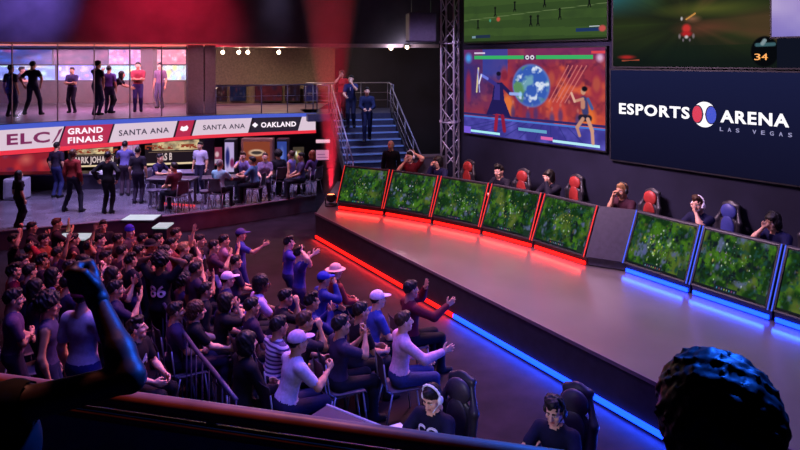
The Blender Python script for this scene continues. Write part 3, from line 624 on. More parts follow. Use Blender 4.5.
    seg_(im, .87, .49, .82, .46, .018, C(196, 140, 118)); seg_(im, .82, .46, .80, .54, .016, C(220, 170, 150)); seg_(im, .90, .49, .925, .40, .02, C(70, 90, 150)); oval(im, .872, .565, .018, .042, C(200, 146, 120), .3); oval(im, .88, .59, .021, .032, C(18, 16, 30), .4)
    rect(im, .09, .885, .48, .925, C(56, 176, 100)); rect(im, .565, .885, .93, .925, C(56, 176, 100)); rect(im, .09, .945, .18, .965, C(210, 190, 220)); rect(im, .48, .88, .565, .93, C(70, 40, 90)); oval(im, .505, .905, .017, .028, C(236, 232, 242), .3); oval(im, .54, .905, .017, .028, C(236, 232, 242), .3); oval(im, .505, .905, .008, .012, C(40, 30, 50), .3); oval(im, .54, .905, .008, .012, C(40, 30, 50), .3)
    oval(im, .04, .90, .04, .08, C(70, 150, 225), .7); oval(im, .97, .90, .03, .06, C(214, 170, 205), .7); rect(im, .92, .94, 1, .965, C(215, 66, 80))
    return im
def pitch(nx=200, ny=90):
    im = np.zeros((ny, nx, 3)); X, Y = XY(im); im[:] = C(52, 74, 38); s = ((Y*9+X*.6).astype(int) % 2); blend(im, s*.55, C(66, 92, 44)); blend(im, (fbm(ny, nx, 6, 3)-.5)*1.2, C(40, 56, 36))
    rect(im, 0, 0, 1, .02, C(30, 40, 24)); seg_(im, 0, .34, 1, .44, .006, C(96, 116, 72), 2)
    for x, y in ((.525, .34), (.575, .34), (.72, .43), (.12, .33), (.41, .62), (.62, .66), (.26, .55), (.9, .6)):
        y *= .78
        oval(im, x, y+.07, .009, .02, C(14, 14, 16), .3); seg_(im, x, y+.05, x, y, .014, C(14, 16, 20), 2); seg_(im, x, y, x-.008, y-.06, .008, C(14, 14, 18), 2); seg_(im, x, y, x+.009, y-.06, .008, C(14, 14, 18), 2)
    oval(im, .285, .33, .018, .04, C(190, 84, 62), .4); oval(im, .22, .32, .010, .03, C(70, 150, 120), .5)
    rect(im, .10, .07, .22, .11, C(34, 48, 72)); rect(im, .07, .07, .10, .10, C(120, 150, 160)); rect(im, .82, .10, .96, .15, C(30, 52, 96)); rect(im, .90, .15, .96, .17, C(190, 200, 205)); oval(im, .975, .13, .025, .05, C(196, 80, 78), .4); return im
def race(nx=260, ny=100):
    im = np.zeros((ny, nx, 3)); X, Y = XY(im); kx, ky = .373, .50; a = np.arctan2(Y-ky-.08, (X-kx)*2.9); r = np.hypot(Y-ky-.08, (X-kx)*2.9)
    im[:] = C(30, 34, 24); st = np.interp(a, np.linspace(-PI, PI, 130), np.convolve(np.random.RandomState(4).rand(136), np.ones(7)/7, 'valid')[:130]); blend(im, (st-.3)*1.6*np.clip(r*1.6, 0, 1), C(50, 66, 30)); st2 = np.interp(a, np.linspace(-PI, PI, 90), np.convolve(np.random.RandomState(8).rand(94), np.ones(5)/5, 'valid')[:90])
    blend(im, (st2-.35)*np.clip(X-.30, 0, .35)*4.5*(Y > .28), C(132, 72, 54)); blend(im, np.clip((.40-Y)*3, 0, 1)*.85, C(14, 22, 22)); oval(im, .36, .18, .22, .2, C(20, 32, 26), .8, .6)
    blend(im, np.clip((.28-X)*3, 0, 1)*np.clip((Y-.66)*3.6, 0, 1), C(40, 96, 106)); oval(im, .47, .74, .28, .13, C(96, 100, 40), .9, .7); oval(im, .40, .62, .05, .06, C(190, 120, 90), .9, .6); oval(im, .45, .50, .17, .13, C(118, 62, 48), .9, .6)
    oval(im, kx, ky, .026, .075, C(196, 50, 48), .5); oval(im, kx, ky-.07, .034, .05, C(176, 34, 38), .6)
    for s in (-1, 1): oval(im, kx+s*.032, ky-.10, .008, .045, C(120, 108, 112), .6); oval(im, kx+s*.015, ky-.15, .006, .03, C(110, 100, 110), .6)
    oval(im, kx, ky-.11, .012, .03, C(200, 190, 195), .6); oval(im, kx-.022, ky+.13, .007, .035, C(190, 186, 190), .6); seg_(im, kx, ky+.12, kx+.04, ky+.19, .014, C(200, 140, 70), 3)
    oval(im, .075, .13, .06, .04, C(180, 40, 40), .7, .9); seg_(im, .05, .08, .14, .09, .01, C(150, 70, 50), 3)
    oval(im, .70, .19, .056, .19, C(7, 9, 13), .1); seg_(im, .67, .27, .735, .275, .028, C(60, 96, 104), 3); seg_(im, .692, .285, .70, .32, .03, C(130, 150, 156), 3)
    blend(im, (X > .745)*1.0*(Y > .0), C(16, 20, 34)); return im
def haze_shot(nx=60, ny=40):
    im = np.zeros((ny, nx, 3)); X, Y = XY(im); im[:] = C(168, 148, 214); blend(im, (fbm(ny, nx, 3, 5)-.4)*2, C(216, 200, 236)); blend(im, np.clip(.3-Y, 0, 1)*2, C(120, 110, 200)); return im
def lounge(seed, base, nx=80, ny=40, pal=None):
    R = np.random.RandomState(seed); im = np.zeros((ny, nx, 3)); im[:] = C(*base)
    for k in range(26): x, y = R.rand(2); oval(im, x, y, R.uniform(.04, .14), R.uniform(.08, .3), C(*(pal or [(230, 190, 240), (120, 160, 255), (255, 240, 200), (60, 40, 120), (230, 90, 150), (120, 220, 190)])[R.randint(6)]), .9, R.uniform(.3, .9))
    return im
def logo_bg(nx=60, ny=40):
    im = np.zeros((ny, nx, 3)); X, Y = XY(im); im[:] = C(22, 22, 50); blend(im, np.clip(Y*.9, 0, 1)*.8, C(34, 40, 84)); return im
M_PIC = {}
def pic_mat(e):
    if e in M_PIC: return M_PIC[e]
    m = bpy.data.materials.new('screen_picture'); m.use_nodes = True; nt = m.node_tree; nt.nodes.clear(); o = nt.nodes.new('ShaderNodeOutputMaterial'); em = nt.nodes.new('ShaderNodeEmission'); at = nt.nodes.new('ShaderNodeVertexColor'); at.layer_name = 'picture'
    em.inputs[1].default_value = e; nt.links.new(at.outputs[0], em.inputs[0]); nt.links.new(em.outputs[0], o.inputs[0]); M_PIC[e] = m; return m
def picture(im, o0, U, V, parent, e=1.0, name='picture'):
    ny, nx = im.shape[:2]; o0, U, V = [np.array(q) for q in (o0, U, V)]
    gx, gy = np.meshgrid(np.arange(nx+1)/nx, np.arange(ny+1)/ny); P = o0+gx[..., None]*U+gy[..., None]*V
    idx = np.arange((nx+1)*(ny+1)).reshape(ny+1, nx+1); Q = np.stack([idx[:-1, :-1], idx[:-1, 1:], idx[1:, 1:], idx[1:, :-1]], -1).reshape(-1, 4)
    ob = np_obj(name, P.reshape(-1, 3), Q, [pic_mat(e)], parent=parent); me = ob.data
    me.polygons.foreach_set('use_smooth', np.zeros(len(Q), bool))
    c = np.clip(im, 0, 1); c = np.where(c <= .04045, c/12.92, ((c+.055)/1.055)**2.4); c = np.repeat(c.reshape(-1, 3), 4, 0); c = np.concatenate([c, np.ones((len(c), 1))], 1)
    at = me.color_attributes.new('picture', 'FLOAT_COLOR', 'CORNER'); at.data.foreach_set('color', c.astype(np.float32).ravel()); me.update(); return ob
def big_screen(t0, t1, z0, z1, im, label, e=1.0, name='wall_screen', o=0):
    c = wp((t0+t1)/2, .0); r = empty(name, (c.x, c.y, z0)); tag(r, label, 'screen')
    mb = MB(); boxline(mb, wp(t0), wp(t1), z0, z1, .09, .001+o, -1); ho = mb.build('housing', M_BLACK); ho.parent = r; ho.matrix_parent_inverse = Matrix.Translation(-r.location)
    a = wp(t0+.03, .095+o); b = wp(t1-.03, .095+o); p = picture(im, (a.x, a.y, z0+.03), (b.x-a.x, b.y-a.y, 0), (0, 0, z1-z0-.06), r, e); p.matrix_parent_inverse = Matrix.Translation(-r.location); return r
big_screen(0, 4.58, 2.45, 4.70, duel(), 'big wall screen with two fighters before a blue planet', 1.0)
big_screen(0, 4.62, 4.82, 6.6, pitch(), 'big wall screen with a green football pitch, above the fighters', .95)
big_screen(4.72, 9.2, 4.24, 5.75, race(), 'big wall screen with a blurred racetrack and a small red vehicle', .95)
big_screen(7.98, 11.0, 4.76, 6.4, haze_shot(), 'wall screen of pale violet light at the far right top', .85, o=.1)
lg = big_screen(4.66, 11.0, 2.30, 4.22, logo_bg(), 'dark blue wall screen with the white arena logo', .75)
def wtext(txt, t0, t1, z0, h, bold, m, parent, name='lettering'):
    V, F, wd = text_mesh(txt, h*.93, bold*.6, 1.14, .005); vs = []
    for v in V: p = wp(t0+(t1-t0)*v.x/wd, .115-(.01 if v.y > 0 else 0)); vs.append((p.x, p.y, z0+v.z))
    mb = MB(); mb.add(vs, F); o = mb.build(name, m); o.parent = parent; o.matrix_parent_inverse = Matrix.Translation(-parent.location); return o
LWW = led('logo_white', (252, 250, 255), 1.15)
wtext('ESPORTS', 4.91, 6.47, 3.30, .225, .045, LWW, lg); wtext('ARENA', 7.07, 8.25, 3.285, .225, .045, LWW, lg)
for i, ch in enumerate('LAS VEGAS'):
    if ch != ' ': t = 7.06+i*.147; wtext(ch, t, t+.06, 3.12, .075, .01, led('logo_grey', (150, 150, 190), 1.0), lg)
def wshape(fn, m, off, n=40, name='emblem'):
    mb = MB(); vs = []
    for k in range(n):
        t, z = fn(2*PI*k/n); p = wp(t, off); vs.append((p.x, p.y, z))
    for k in range(n): t, z = fn(2*PI*k/n); p = wp(t, off-.008); vs.append((p.x, p.y, z))
    mb.add(vs, [tuple(range(n)), tuple(reversed(range(n, 2*n)))]+[(i, n+i, n+(i+1) % n, (i+1) % n) for i in range(n)]); o = mb.build(name, m); o.parent = lg; o.matrix_parent_inverse = Matrix.Translation(-lg.location)
EC, EZ = 6.765, 3.395
wshape(lambda a: (EC+.225*math.cos(a), EZ+.235*math.sin(a)), LWW, .110)
for s, m in ((-1, led('logo_red', (214, 38, 66))), (1, led('logo_blue', (32, 72, 200)))):
    wshape(lambda a: (EC+s*.128+.108*math.cos(a), EZ+.172*math.sin(a)), led('logo_navy', (24, 24, 56), .8), .116)
    wshape(lambda a: (EC+s*.137+.093*math.cos(a), EZ+.152*math.sin(a)), m, .122)
    # nose and brow of the facing profiles
    wshape(lambda a: (EC+s*.032+.018*math.cos(a), EZ+.005+.03*math.sin(a)), led('logo_navy', (24, 24, 56), .8), .119, 16)
rc_ = [o for o in COL.objects if o.name.startswith('wall_screen')][2]
for ch, t in (('3', 7.68), ('4', 7.80)):
    o = wtext(ch, t, t+.10, 4.40, .12, .0, led('number_orange', (255, 170, 70), 1.1), rc_, 'number')

# truss tower
def truss(x, y, z0, z1, ang, wdt=.42):
    r = empty('truss_tower', (x, y, z0), ang); tag(r, 'tall silver lattice truss tower beside the wall screens', 'truss')
    h = wdt/2; H = z1-z0
    for sx in (-1, 1):
        for sy in (-1, 1):
            mb = MB(); mb.tube([(sx*h, sy*h, 0), (sx*h, sy*h, H)], .03, 8); mb.build('chord', M_ALU, r, smooth=True)
    n = int(H/.42)
    mb = MB()
    for i in range(n):
        za, zb = i*.42, (i+1)*.42
        for k, (p, q) in enumerate((((-h, -h), (h, -h)), ((h, -h), (h, h)), ((h, h), (-h, h)), ((-h, h), (-h, -h)))):
            a, b = (p, q) if i % 2 == 0 else (q, p); mb.tube([(a[0], a[1], za), (b[0], b[1], zb)], .014, 6)
            if i % 5 == 0: mb.tube([(a[0], a[1], za+.02), (b[0], b[1], za+.02)], .018, 6)
    mb.build('lattice', M_ALU, r, smooth=True)
    for z in (.0, 2.1, 4.2, 6.3):
        for sx in (-1, 1):
            for sy in (-1, 1): mb = MB(); mb.box((sx*h, sy*h, z+.055), (.08, .08, .06)); mb.build('coupler', M_ALU, r)
    mb = MB(); mb.box((0, 0, .012), (wdt+.2, wdt+.2, .024)); mb.build('base_plate', M_ALU, r)
tp_ = pd(450, 18.0); truss(tp_.x, tp_.y, SZ, 8.9, math.atan2(WD.y, WD.x)+.5, .36)
# black loudspeaker cluster by the truss, dark flight case
mb = MB(); q = pd(421, 17.6); mb.box((q.x, q.y, 5.25), (.72, .5, .75), .2, bev=.03); sp_o = mb.build('loudspeaker', mat('speaker_violet', (.10, .08, .16), .6)); tag(sp_o, 'dark violet hanging loudspeaker box left of the truss tower', 'loudspeaker')
mb = MB(); [mb.tube([(q.x+dx, q.y, 5.6), (q.x+dx, q.y, 9.0)], .012, 6) for dx in (-.25, .25)]; mb.build('hanging_cable', M_STEEL, sp_o)
q = pd(425, 17.7); r = empty('flight_case', (q.x, q.y, SZ), .15); tag(r, 'dark grey equipment case standing below the truss tower', 'case')
mb = MB(); mb.box((0, 0, .66), (.92, .5, 1.24), bev=.02); mb.build('body', mat('case_grey', (.06, .05, .085), .6), r)
mb = MB(); [mb.box((sx*.46, -.25, .66), (.035, .035, 1.28)) for sx in (-1, 1)]; mb.box((0, -.25, 1.27), (.95, .035, .035)); mb.build('edge_rail', M_STEEL, r)
for sx in (-1, 1): mb = MB(); mb.lathe([(.035, -.02), (.035, .02)], (sx*.36, -.1, .035), 12, M=Matrix.Rotation(PI/2, 3, 'X')); mb.build('caster', M_BLACK, r)

# ------------------------------------------------------------------ staircase
ST0 = Vector((-2.27, 22.5)); SU = Vector((.253, -.967)); SX = Vector((.967, .253)); SWD = 2.02; NST = 11; RISE = (2.60-SZ)/NST; RUN = .345
stp = lambda u, x=0: ST0+SU*u+SX*x
st = empty('staircase', (*stp(NST*RUN/2, 1), SZ)); tag(st, 'dark staircase with lit blue step edges behind the stage', 'staircase')
def under(o, r): o.parent = r; o.matrix_parent_inverse = Matrix.Translation(-Vector(r.location)); return o
M_STEP = mat('step_dark', (.05, .05, .10), .5, var=.2); M_NOSE = mat('step_nosing', (.16, .24, .55), .4, var=0, emit=.10, ecol=(.25, .4, 1))
for i in range(NST):
    zt = 2.60-(i)*RISE
    mb = MB(); a = stp(i*RUN); b = stp((i+1)*RUN); mb.prism([tuple(stp(i*RUN)), tuple(stp(i*RUN, SWD)), tuple(stp((i+1)*RUN, SWD)), tuple(stp((i+1)*RUN))], max(SZ, zt-RISE-.22), zt-RISE if i else zt-RISE)
    s_ = under(mb.build('step', M_STEP), st)
    mb = MB(); mb.prism([tuple(stp((i+1)*RUN-.03)), tuple(stp((i+1)*RUN-.03, SWD)), tuple(stp((i+1)*RUN+.012, SWD)), tuple(stp((i+1)*RUN+.012))], zt-RISE-.035, zt-RISE+.008)
    under(mb.build('nosing', M_NOSE), s_)
for xx in (-.05, SWD+.01):
    mb = MB(); vs = []; L = NST*RUN
    pts = [(0, 2.62), (L, SZ+.02), (L, SZ), (L-.6, SZ), (0, 2.2)]
    for dx in (0, .05): vs += [(*stp(u, xx+dx), z) for u, z in pts]
    n = 5; mb.add(vs, [tuple(range(n)), tuple(reversed(range(n, 2*n)))]+[(i, n+i, n+(i+1) % n, (i+1) % n) for i in range(n)]); under(mb.build('stringer', M_DARK), st)
def handrail(pts, label, hgt=.95, every=1.0, mids=(.32, .62), post_r=.018, name='handrail', group=None, rail_r=.025, glass=False, m=None):
    """pts: floor points (x, y, z) along the run"""
    m = m or M_STEEL; pts = [Vector(p) for p in pts]; r = empty(name, pts[0]); tag(r, label, 'railing', group); up = Vector((0, 0, 1))
    mb = MB(); mb.tube([p+up*hgt for p in pts], rail_r, 8); under(mb.build('top_rail', m, smooth=True), r)
    for q in mids: mb = MB(); mb.tube([p+up*hgt*q for p in pts], .009, 6); under(mb.build('mid_rail', m, smooth=True), r)
    for a, b in zip(pts[:-1], pts[1:]):
        n = max(1, int(round((b-a).length/every)))
        for i in range(n+(1 if b is pts[-1] or (b-pts[-1]).length < 1e-6 else 0)):
            p = a.lerp(b, i/n); mb = MB(); mb.tube([p, p+up*hgt], post_r, 8); under(mb.build('post', m, smooth=True), r)
    return r
M_RAIL = mat('rail_steel', (.22, .2, .28), .45, .5, var=.05)
L = NST*RUN
for xx, wrd in ((.0, 'left'), (SWD, 'right')):
    handrail([(*stp(0, xx), 2.6), (*stp(L, xx), SZ)], 'steel handrail sloping down the %s side of the staircase' % wrd, m=M_RAIL)
mb = MB(); mb.prism([tuple(stp(0, -.8)), tuple(stp(0, SWD+.2)), tuple(stp(-2.4, SWD+.6)), tuple(stp(-2.4, -.8))], 2.36, 2.60); struct(mb, 'floor_landing', M_STEP)
handrail([(*stp(0, SWD+.1), 2.6), (*stp(-2.3, SWD+.45), 2.6), (*stp(-2.3, -.6), 2.6)], 'steel guard rail round the stair landing', m=M_RAIL)
handrail([fas(216, 1, -.2)+Vector((0, 0, .0)), fas(262, 1, -.2), fas(314, 1, -.2)], 'steel guard rail on the balcony between pillar and stairs', m=M_RAIL)
handrail([fas(318, 1, -.2), (*stp(0, -.1), 2.6)], 'short steel guard rail from the ribbon display to the stair head', m=M_RAIL, every=.7)

# ------------------------------------------------------------------ balcony interior
BB = lambda px, d=29.6: pd(px, d)
wall('wall_balcony_back', BB(-34, 29.2).xy, BB(200, 29.4).xy, 2.6, 4.9, mat('balcony_wall', (.22, .08, .09), .6, var=.2), .12, -1)
def wpanel(px0, px1, d0, d1, z0, z1, im, label, name='display_panel', e=1.0, group=None, cat='screen'):
    a = pd(px0, d0, z0); b = pd(px1, d1, z0); r = empty(name, (a+b)/2); tag(r, label, cat, group); n = Vector(((b-a).y, -(b-a).x, 0)).normalized()
    mb = MB(); boxline(mb, a.xy, b.xy, z0-.03, z1+.03, .06, 0.0, 1); under(mb.build('housing', M_BLACK), r)
    p = picture(im, tuple(a+n*.01), tuple(b-a), (0, 0, z1-z0), r, e); p.matrix_parent_inverse = Matrix.Translation(-r.location); return r
PP = [(240, 180, 240), (160, 170, 255), (250, 220, 240), (90, 60, 150), (230, 110, 170), (150, 170, 230)]
PG = [(240, 230, 200), (130, 200, 190), (180, 220, 150), (70, 80, 130), (220, 190, 90), (150, 190, 230)]
for i, (x0, x1, bs, pal, lb) in enumerate([(-30, 55, (96, 110, 190), PG, 'balcony screen with pale green and white game picture'), (58, 98, (120, 110, 210), PP, 'balcony screen with a violet crowd scene'), (100, 142, (130, 160, 190), PG, 'balcony screen with a grey green game picture'), (157, 186, (150, 160, 170), PG, 'balcony screen behind the pink pillar with pale strips')]):
    wpanel(x0, x1, 29.0, 29.0, 3.50, 4.16, lounge(40+i, bs, pal=pal), lb, e=3.4)
for i, (x0, x1, bs, pal, lb) in enumerate([(-30, 52, (56, 60, 130), [(70, 120, 220), (60, 50, 110), (150, 60, 120), (50, 90, 200), (110, 70, 130), (60, 40, 90)], 'upper balcony mural in blue and violet swirls'), (54, 108, (90, 46, 84), [(120, 60, 90), (70, 40, 90), (160, 80, 110), (50, 40, 80), (140, 90, 120), (90, 50, 90)], 'upper balcony mural in dark plum tones'), (109, 143, (190, 110, 160), PP, 'upper balcony mural glowing pink and white'), (156, 186, (200, 110, 130), [(255, 190, 200), (240, 150, 160), (200, 90, 110), (250, 210, 220), (220, 120, 130), (180, 80, 110)], 'upper balcony mural in warm pink beside the pillar')]):
    wpanel(x0, x1, 28.8, 28.8, 4.22, 4.84, lounge(60+i, bs, pal=pal), lb, e=2.3)
q = pd(149, 28.2); mb = MB(); mb.box((q.x, q.y, 3.75), (.52, .5, 2.3), bev=.02); struct(mb, 'pillar_lounge', mat('pillar_red', (.45, .16, .17), .6))
a = pd(-10, 28.3); b = pd(186, 28.3); r = empty('lounge_counter', ((a.x+b.x)/2, 28.3, 2.6)); tag(r, 'long brown wooden counter at the back of the balcony', 'counter')
mb = MB(); mb.box((0, 0, .45), (b.x-a.x, .5, .90), bev=.01); mb.build('front_panel', mat('counter_red_wood', (.30, .09, .07), .5, var=.25, scale=6), r)
mb = MB(); mb.box((0, -.03, .93), (b.x-a.x+.1, .62, .06), bev=.015); mb.build('top', M_WOOD, r)
# dim lounge right of the pillar
wall('wall_balcony_dark', BB(212, 28).xy, BB(335, 28.6).xy, 2.6, 5.0, mat('brown_wall', (.13, .085, .06), .8, var=.25), .12, -1)
DP = [((216, 227), (60, 32, 40), 'dim poster on the balcony wall nearest the pillar'), ((230, 246), (34, 34, 66), 'dim blue poster with a pale slash on the balcony wall'), ((255, 282), (90, 34, 44), 'wide dim red poster on the balcony wall'), ((285, 300), (46, 26, 36), 'dim maroon poster on the balcony wall'), ((304, 318), (40, 34, 80), 'dim violet poster at the end of the balcony wall')]
for i, ((x0, x1), bs, lb) in enumerate(DP):
    wpanel(x0, x1, 27.88, 27.88, 2.72, 3.35, lounge(80+i, bs, 30, 20, [(150, 120, 120), (60, 60, 110), bs, bs, (120, 50, 60), (40, 30, 50)]), lb, e=.5, name='poster', cat='poster')
def spot_fix(px, d, z, label, e=60, col=(1, .75, .5), mount=4.9):
    p = pd(px, d, z); r = empty('ceiling_spotlight', p); tag(r, label, 'lamp', 'small bright spotlights'); 
    mb = MB(); mb.tube([p+Vector((0, .12, 0)), p+Vector((0, -.02, -.01))], [.07, .09], 12); under(mb.build('lamp_housing', M_BLACK, smooth=True), r)
    mb = MB(); mb.tube([p+Vector((0, .05, .05)), p+Vector((0, .05, mount-z))], .012, 6); under(mb.build('mount', M_STEEL), r)
    mb = MB(); mb.lathe([(.0, -.03), (.06, -.03), (.07, 0), (.06, .03), (0, .03)], p+Vector((0, -.05, -.01)), 14, M=Matrix.Rotation(PI/2, 3, 'X')); under(mb.build('bulb', led('bulb_warm', (255, 225, 185), 14), smooth=True), r)
    light('spot_glow', 'POINT', p+Vector((0, -.2, -.03)), (0, 0, 0), e, col, .06)
for px, lb, e in ((223, 'small warm spotlight nearest the balcony pillar', 30), (239, 'small warm spotlight, second from the balcony pillar', 30), (248, 'small warm spotlight, third from the balcony pillar', 30), (279, 'brightest warm spotlight over the dim balcony wall', 220)): spot_fix(px, 25.6, 4.70, lb, e)
spot_fix(391, 26.2, 4.86, 'cool white spotlight above the stair landing, left one', 12, (.8, .8, 1), 5.0); spot_fix(407, 26.0, 4.90, 'cool white spotlight above the stair landing, right one', 16, (.8, .8, 1), 5.0)

# ------------------------------------------------------------------ player desks with sloping front screens
PROF = [(0, .80), (.36, 1.675), (.44, 1.675), (.50, 1.42), (.86, 1.40), (.86, 1.35), (.55, 1.33), (.55, .64), (.07, .64), (.07, .77)]
def loft(mb, A, B):
    n = len(A); mb.add(list(A)+list(B), [tuple(range(n)), tuple(reversed(range(n, 2*n)))]+[(i, n+i, n+(i+1) % n, (i+1) % n) for i in range(n)])
def prof_at(g, back, prof=PROF): return [Vector((g.x+back.x*q, g.y+back.y*q, z)) for q, z in prof]
M_DESK = mat('desk_laminate', (.035, .028, .045), .45, var=.2)
def desk(g0, u, back, wd, col, label, seed, group):
    a = g0; b = g0+u*wd; c = (a+b)/2; r = empty('gaming_desk', (c.x, c.y, SZ)); tag(r, label, 'desk', group)
    mb = MB(); loft(mb, prof_at(a+u*.02, back), prof_at(b-u*.02, back)); under(mb.build('body', M_DESK), r)
    def onf(t, f, off=.012):   # t along, f up the slope, off outwards
        q = .36*f; z = .80+.875*f; n = Vector((-back.x*.925, -back.y*.925, .38)); p = a+u*t; return Vector((p.x+back.x*q, p.y+back.y*q, z))+n*off
    e = .085; P0 = onf(e, .035); P1 = onf(wd-e, .035); P2 = onf(e, .955)
    pic = picture(game_map(seed), tuple(P0), tuple(P1-P0), tuple(P2-P0), r, .95); pic.matrix_parent_inverse = Matrix.Translation(-Vector(r.location))
    mb = MB()
    for q0, q1 in ((onf(.06, .0, .004), onf(.06, 1, .004)), (onf(wd-.06, 0, .004), onf(wd-.06, 1, .004)), (onf(.06, .005, .004), onf(wd-.06, .005, .004)), (onf(.06, .985, .004), onf(wd-.06, .985, .004))): mb.tube([q0, q1], .02, 6)
    under(mb.build('bezel', M_BLACK), r)
    T, Lm = (M_REDD, M_RED) if col == 'red' else (M_BLUED, M_BLUE)
    for t in (.03, wd-.03): mb = MB(); mb.tube([onf(t, -.02, .02), onf(t, 1.01, .02)], .011, 6); under(mb.build('side_light', T), r)
    mb = MB(); p0 = a+u*.05-back*.0; p1 = b-u*.05; boxline(mb, Vector((p0.x, p0.y)), Vector((p1.x, p1.y)), .635, .695, .03, -.06, -1); under(mb.build('foot_light', Lm), r)
    mb = MB(); m0 = prof_at(a+u*(wd*.5), back)[2]; 
    for k in (-1, 0, 1):    # monitors' back edges, keyboard and mouse on the desk top
        pass
    ledlight(col+'_foot_light', a+u*.06, b-u*.06, .70, -back, 3.2 if col == 'red' else 3.2, (1, .03, .02) if col == 'red' else (.02, .09, 1), .07)
    kb = a+u*(wd*.5)+back*.72; mb.box((kb.x, kb.y, 1.415), (.44, .15, .03), math.atan2(u.y, u.x), bev=.006); under(mb.build('keyboard', M_BLACK), r)
    return r
ARC = [Vector((-1.62, 17.1))]; ARCA = [30, 37, 43, 50, 57]
for q in ARCA: ARC.append(ARC[-1]+1.40*Vector((math.cos(math.radians(q)), -math.sin(math.radians(q)))))
ordn = ['first', 'second', 'third', 'fourth', 'fifth']
for i in range(5):
    q = math.radians(ARCA[i]); desk(ARC[i], Vector((math.cos(q), -math.sin(q))), Vector((math.sin(q), math.cos(q))), 1.40, 'red', 'red-lit gaming desk with a sloping game screen, %s from the stairs' % ordn[i], 11+i, 'red-lit gaming desks')
G1 = Vector((3.96, 12.03)); U1 = Vector((.515, -.857)); N1 = Vector((.857, .515)); D1 = 1.34
for i in range(4): desk(G1+U1*D1*i, U1, N1, D1, 'blue', 'blue-lit gaming desk with a sloping game screen, %s from the red desks' % ordn[i], 31+i, 'blue-lit gaming desks')
mb = MB(); A = prof_at(ARC[5], Vector((math.sin(math.radians(57)), math.cos(math.radians(57))))); B = prof_at(G1, N1); loft(mb, A, B); tag(mb.build('corner_counter', M_DESK), 'dark corner counter joining the red and the blue desks', 'counter')
# floor lamp that throws the red beam
FL = pd(331, 17.5, SZ); r = empty('floor_spotlight', FL); tag(r, 'round floor spotlight throwing a tall red beam beside the first desk', 'lamp')
mb = MB(); mb.lathe([(.16, 0), (.17, .03), (.10, .05), (.05, .07)], (0, 0, 0), 20); mb.build('base', M_BLACK, r, smooth=True)
mb = MB(); [mb.tube([(sx*.14, 0, .04), (sx*.14, 0, .22)], .018, 8) for sx in (-1, 1)]; mb.tube([(-.14, 0, .04), (.14, 0, .04)], .018, 8); mb.build('yoke', M_BLACK, r, smooth=True)
mb = MB(); mb.lathe([(.06, .10), (.11, .14), (.13, .22), (.135, .31), (.12, .31), (.11, .27)], (0, 0, 0), 24); mb.build('lamp_head', M_BLACK, r, smooth=True)
mb = MB(); mb.lathe([(.0, .285), (.108, .285), (.108, .29), (0, .295)], (0, 0, 0), 24); mb.build('lens', led('lens_red', (255, 120, 70), 6), r)
light('beam_light', 'SPOT', FL+Vector((0, 0, .33)), FL+Vector((.0, .0, 8)), 4500, (1, .02, .06), .05, 17, .5)
hz = bpy.data.materials.new('haze'); hz.use_nodes = True; nt = hz.node_tree; nt.nodes.clear(); o_ = nt.nodes.new('ShaderNodeOutputMaterial'); vs_ = nt.nodes.new('ShaderNodeVolumeScatter'); vs_.inputs['Density'].default_value = .12; vs_.inputs['Anisotropy'].default_value = 0.0
nt.links.new(vs_.outputs[0], o_.inputs['Volume'])
mb = MB(); mb.lathe([(.20, .36), (.26, 1.6), (.42, 3.2), (.75, 5.0), (1.0, 6.6), (1.2, 8.2)], FL, 32); hzo = mb.build('haze', hz, smooth=True)
hz2 = hz.copy(); [n for n in hz2.node_tree.nodes if n.type == 'VOLUME_SCATTER'][0].inputs['Density'].default_value = .08
mb_ = MB(); mb_.prism([tuple(pd(-10, 22.9).xy), tuple(pd(186, 24.3).xy), tuple(pd(186, 28.0).xy), tuple(pd(-10, 28.0).xy)], 2.62, 4.80); tag(mb_.build('haze', hz2), 'thin haze hanging in the balcony lounge', 'haze', kind='stuff'); tag(hzo, 'plume of stage haze standing in the red beam', 'haze', kind='stuff')

# ------------------------------------------------------------------ chairs
M_SEAT = mat('seat_grey', (.075, .055, .085), .6, var=.15); M_LEG = mat('chair_steel', (.30, .30, .40), .4, .7, var=.05)
def seat_shell(prof, w0, w1, th=.012):
    """a bent shell: prof = (y, z) points from front to back"""
    mb = MB(); n = len(prof); vs = []; fs = []; m = 5
    for sgn in (0, 1):
        for i, (y, z) in enumerate(prof):
            for k in range(m):
                t = k/(m-1)*2-1; wdt = w0+(w1-w0)*i/(n-1); vs.append((t*wdt/2, y, z+.012*t*t-sgn*th))
    for i in range(n-1):
        for k in range(m-1):
            a = i*m+k; fs.append((a, a+1, a+m+1, a+m)); b = n*m+a; fs.append((b, b+m, b+m+1, b+1))
    for i in range(n-1):
        a, b = i*m, n*m+i*m; fs.append((a, a+m, b+m, b)); a += m-1; b += m-1; fs.append((a, b, b+m, a+m))
    for k in range(m-1):
        a, b = k, n*m+k; fs.append((a, b, b+1, a+1)); a += (n-1)*m; b += (n-1)*m; fs.append((a, a+1, b+1, b))
    mb.add(vs, fs); return mb
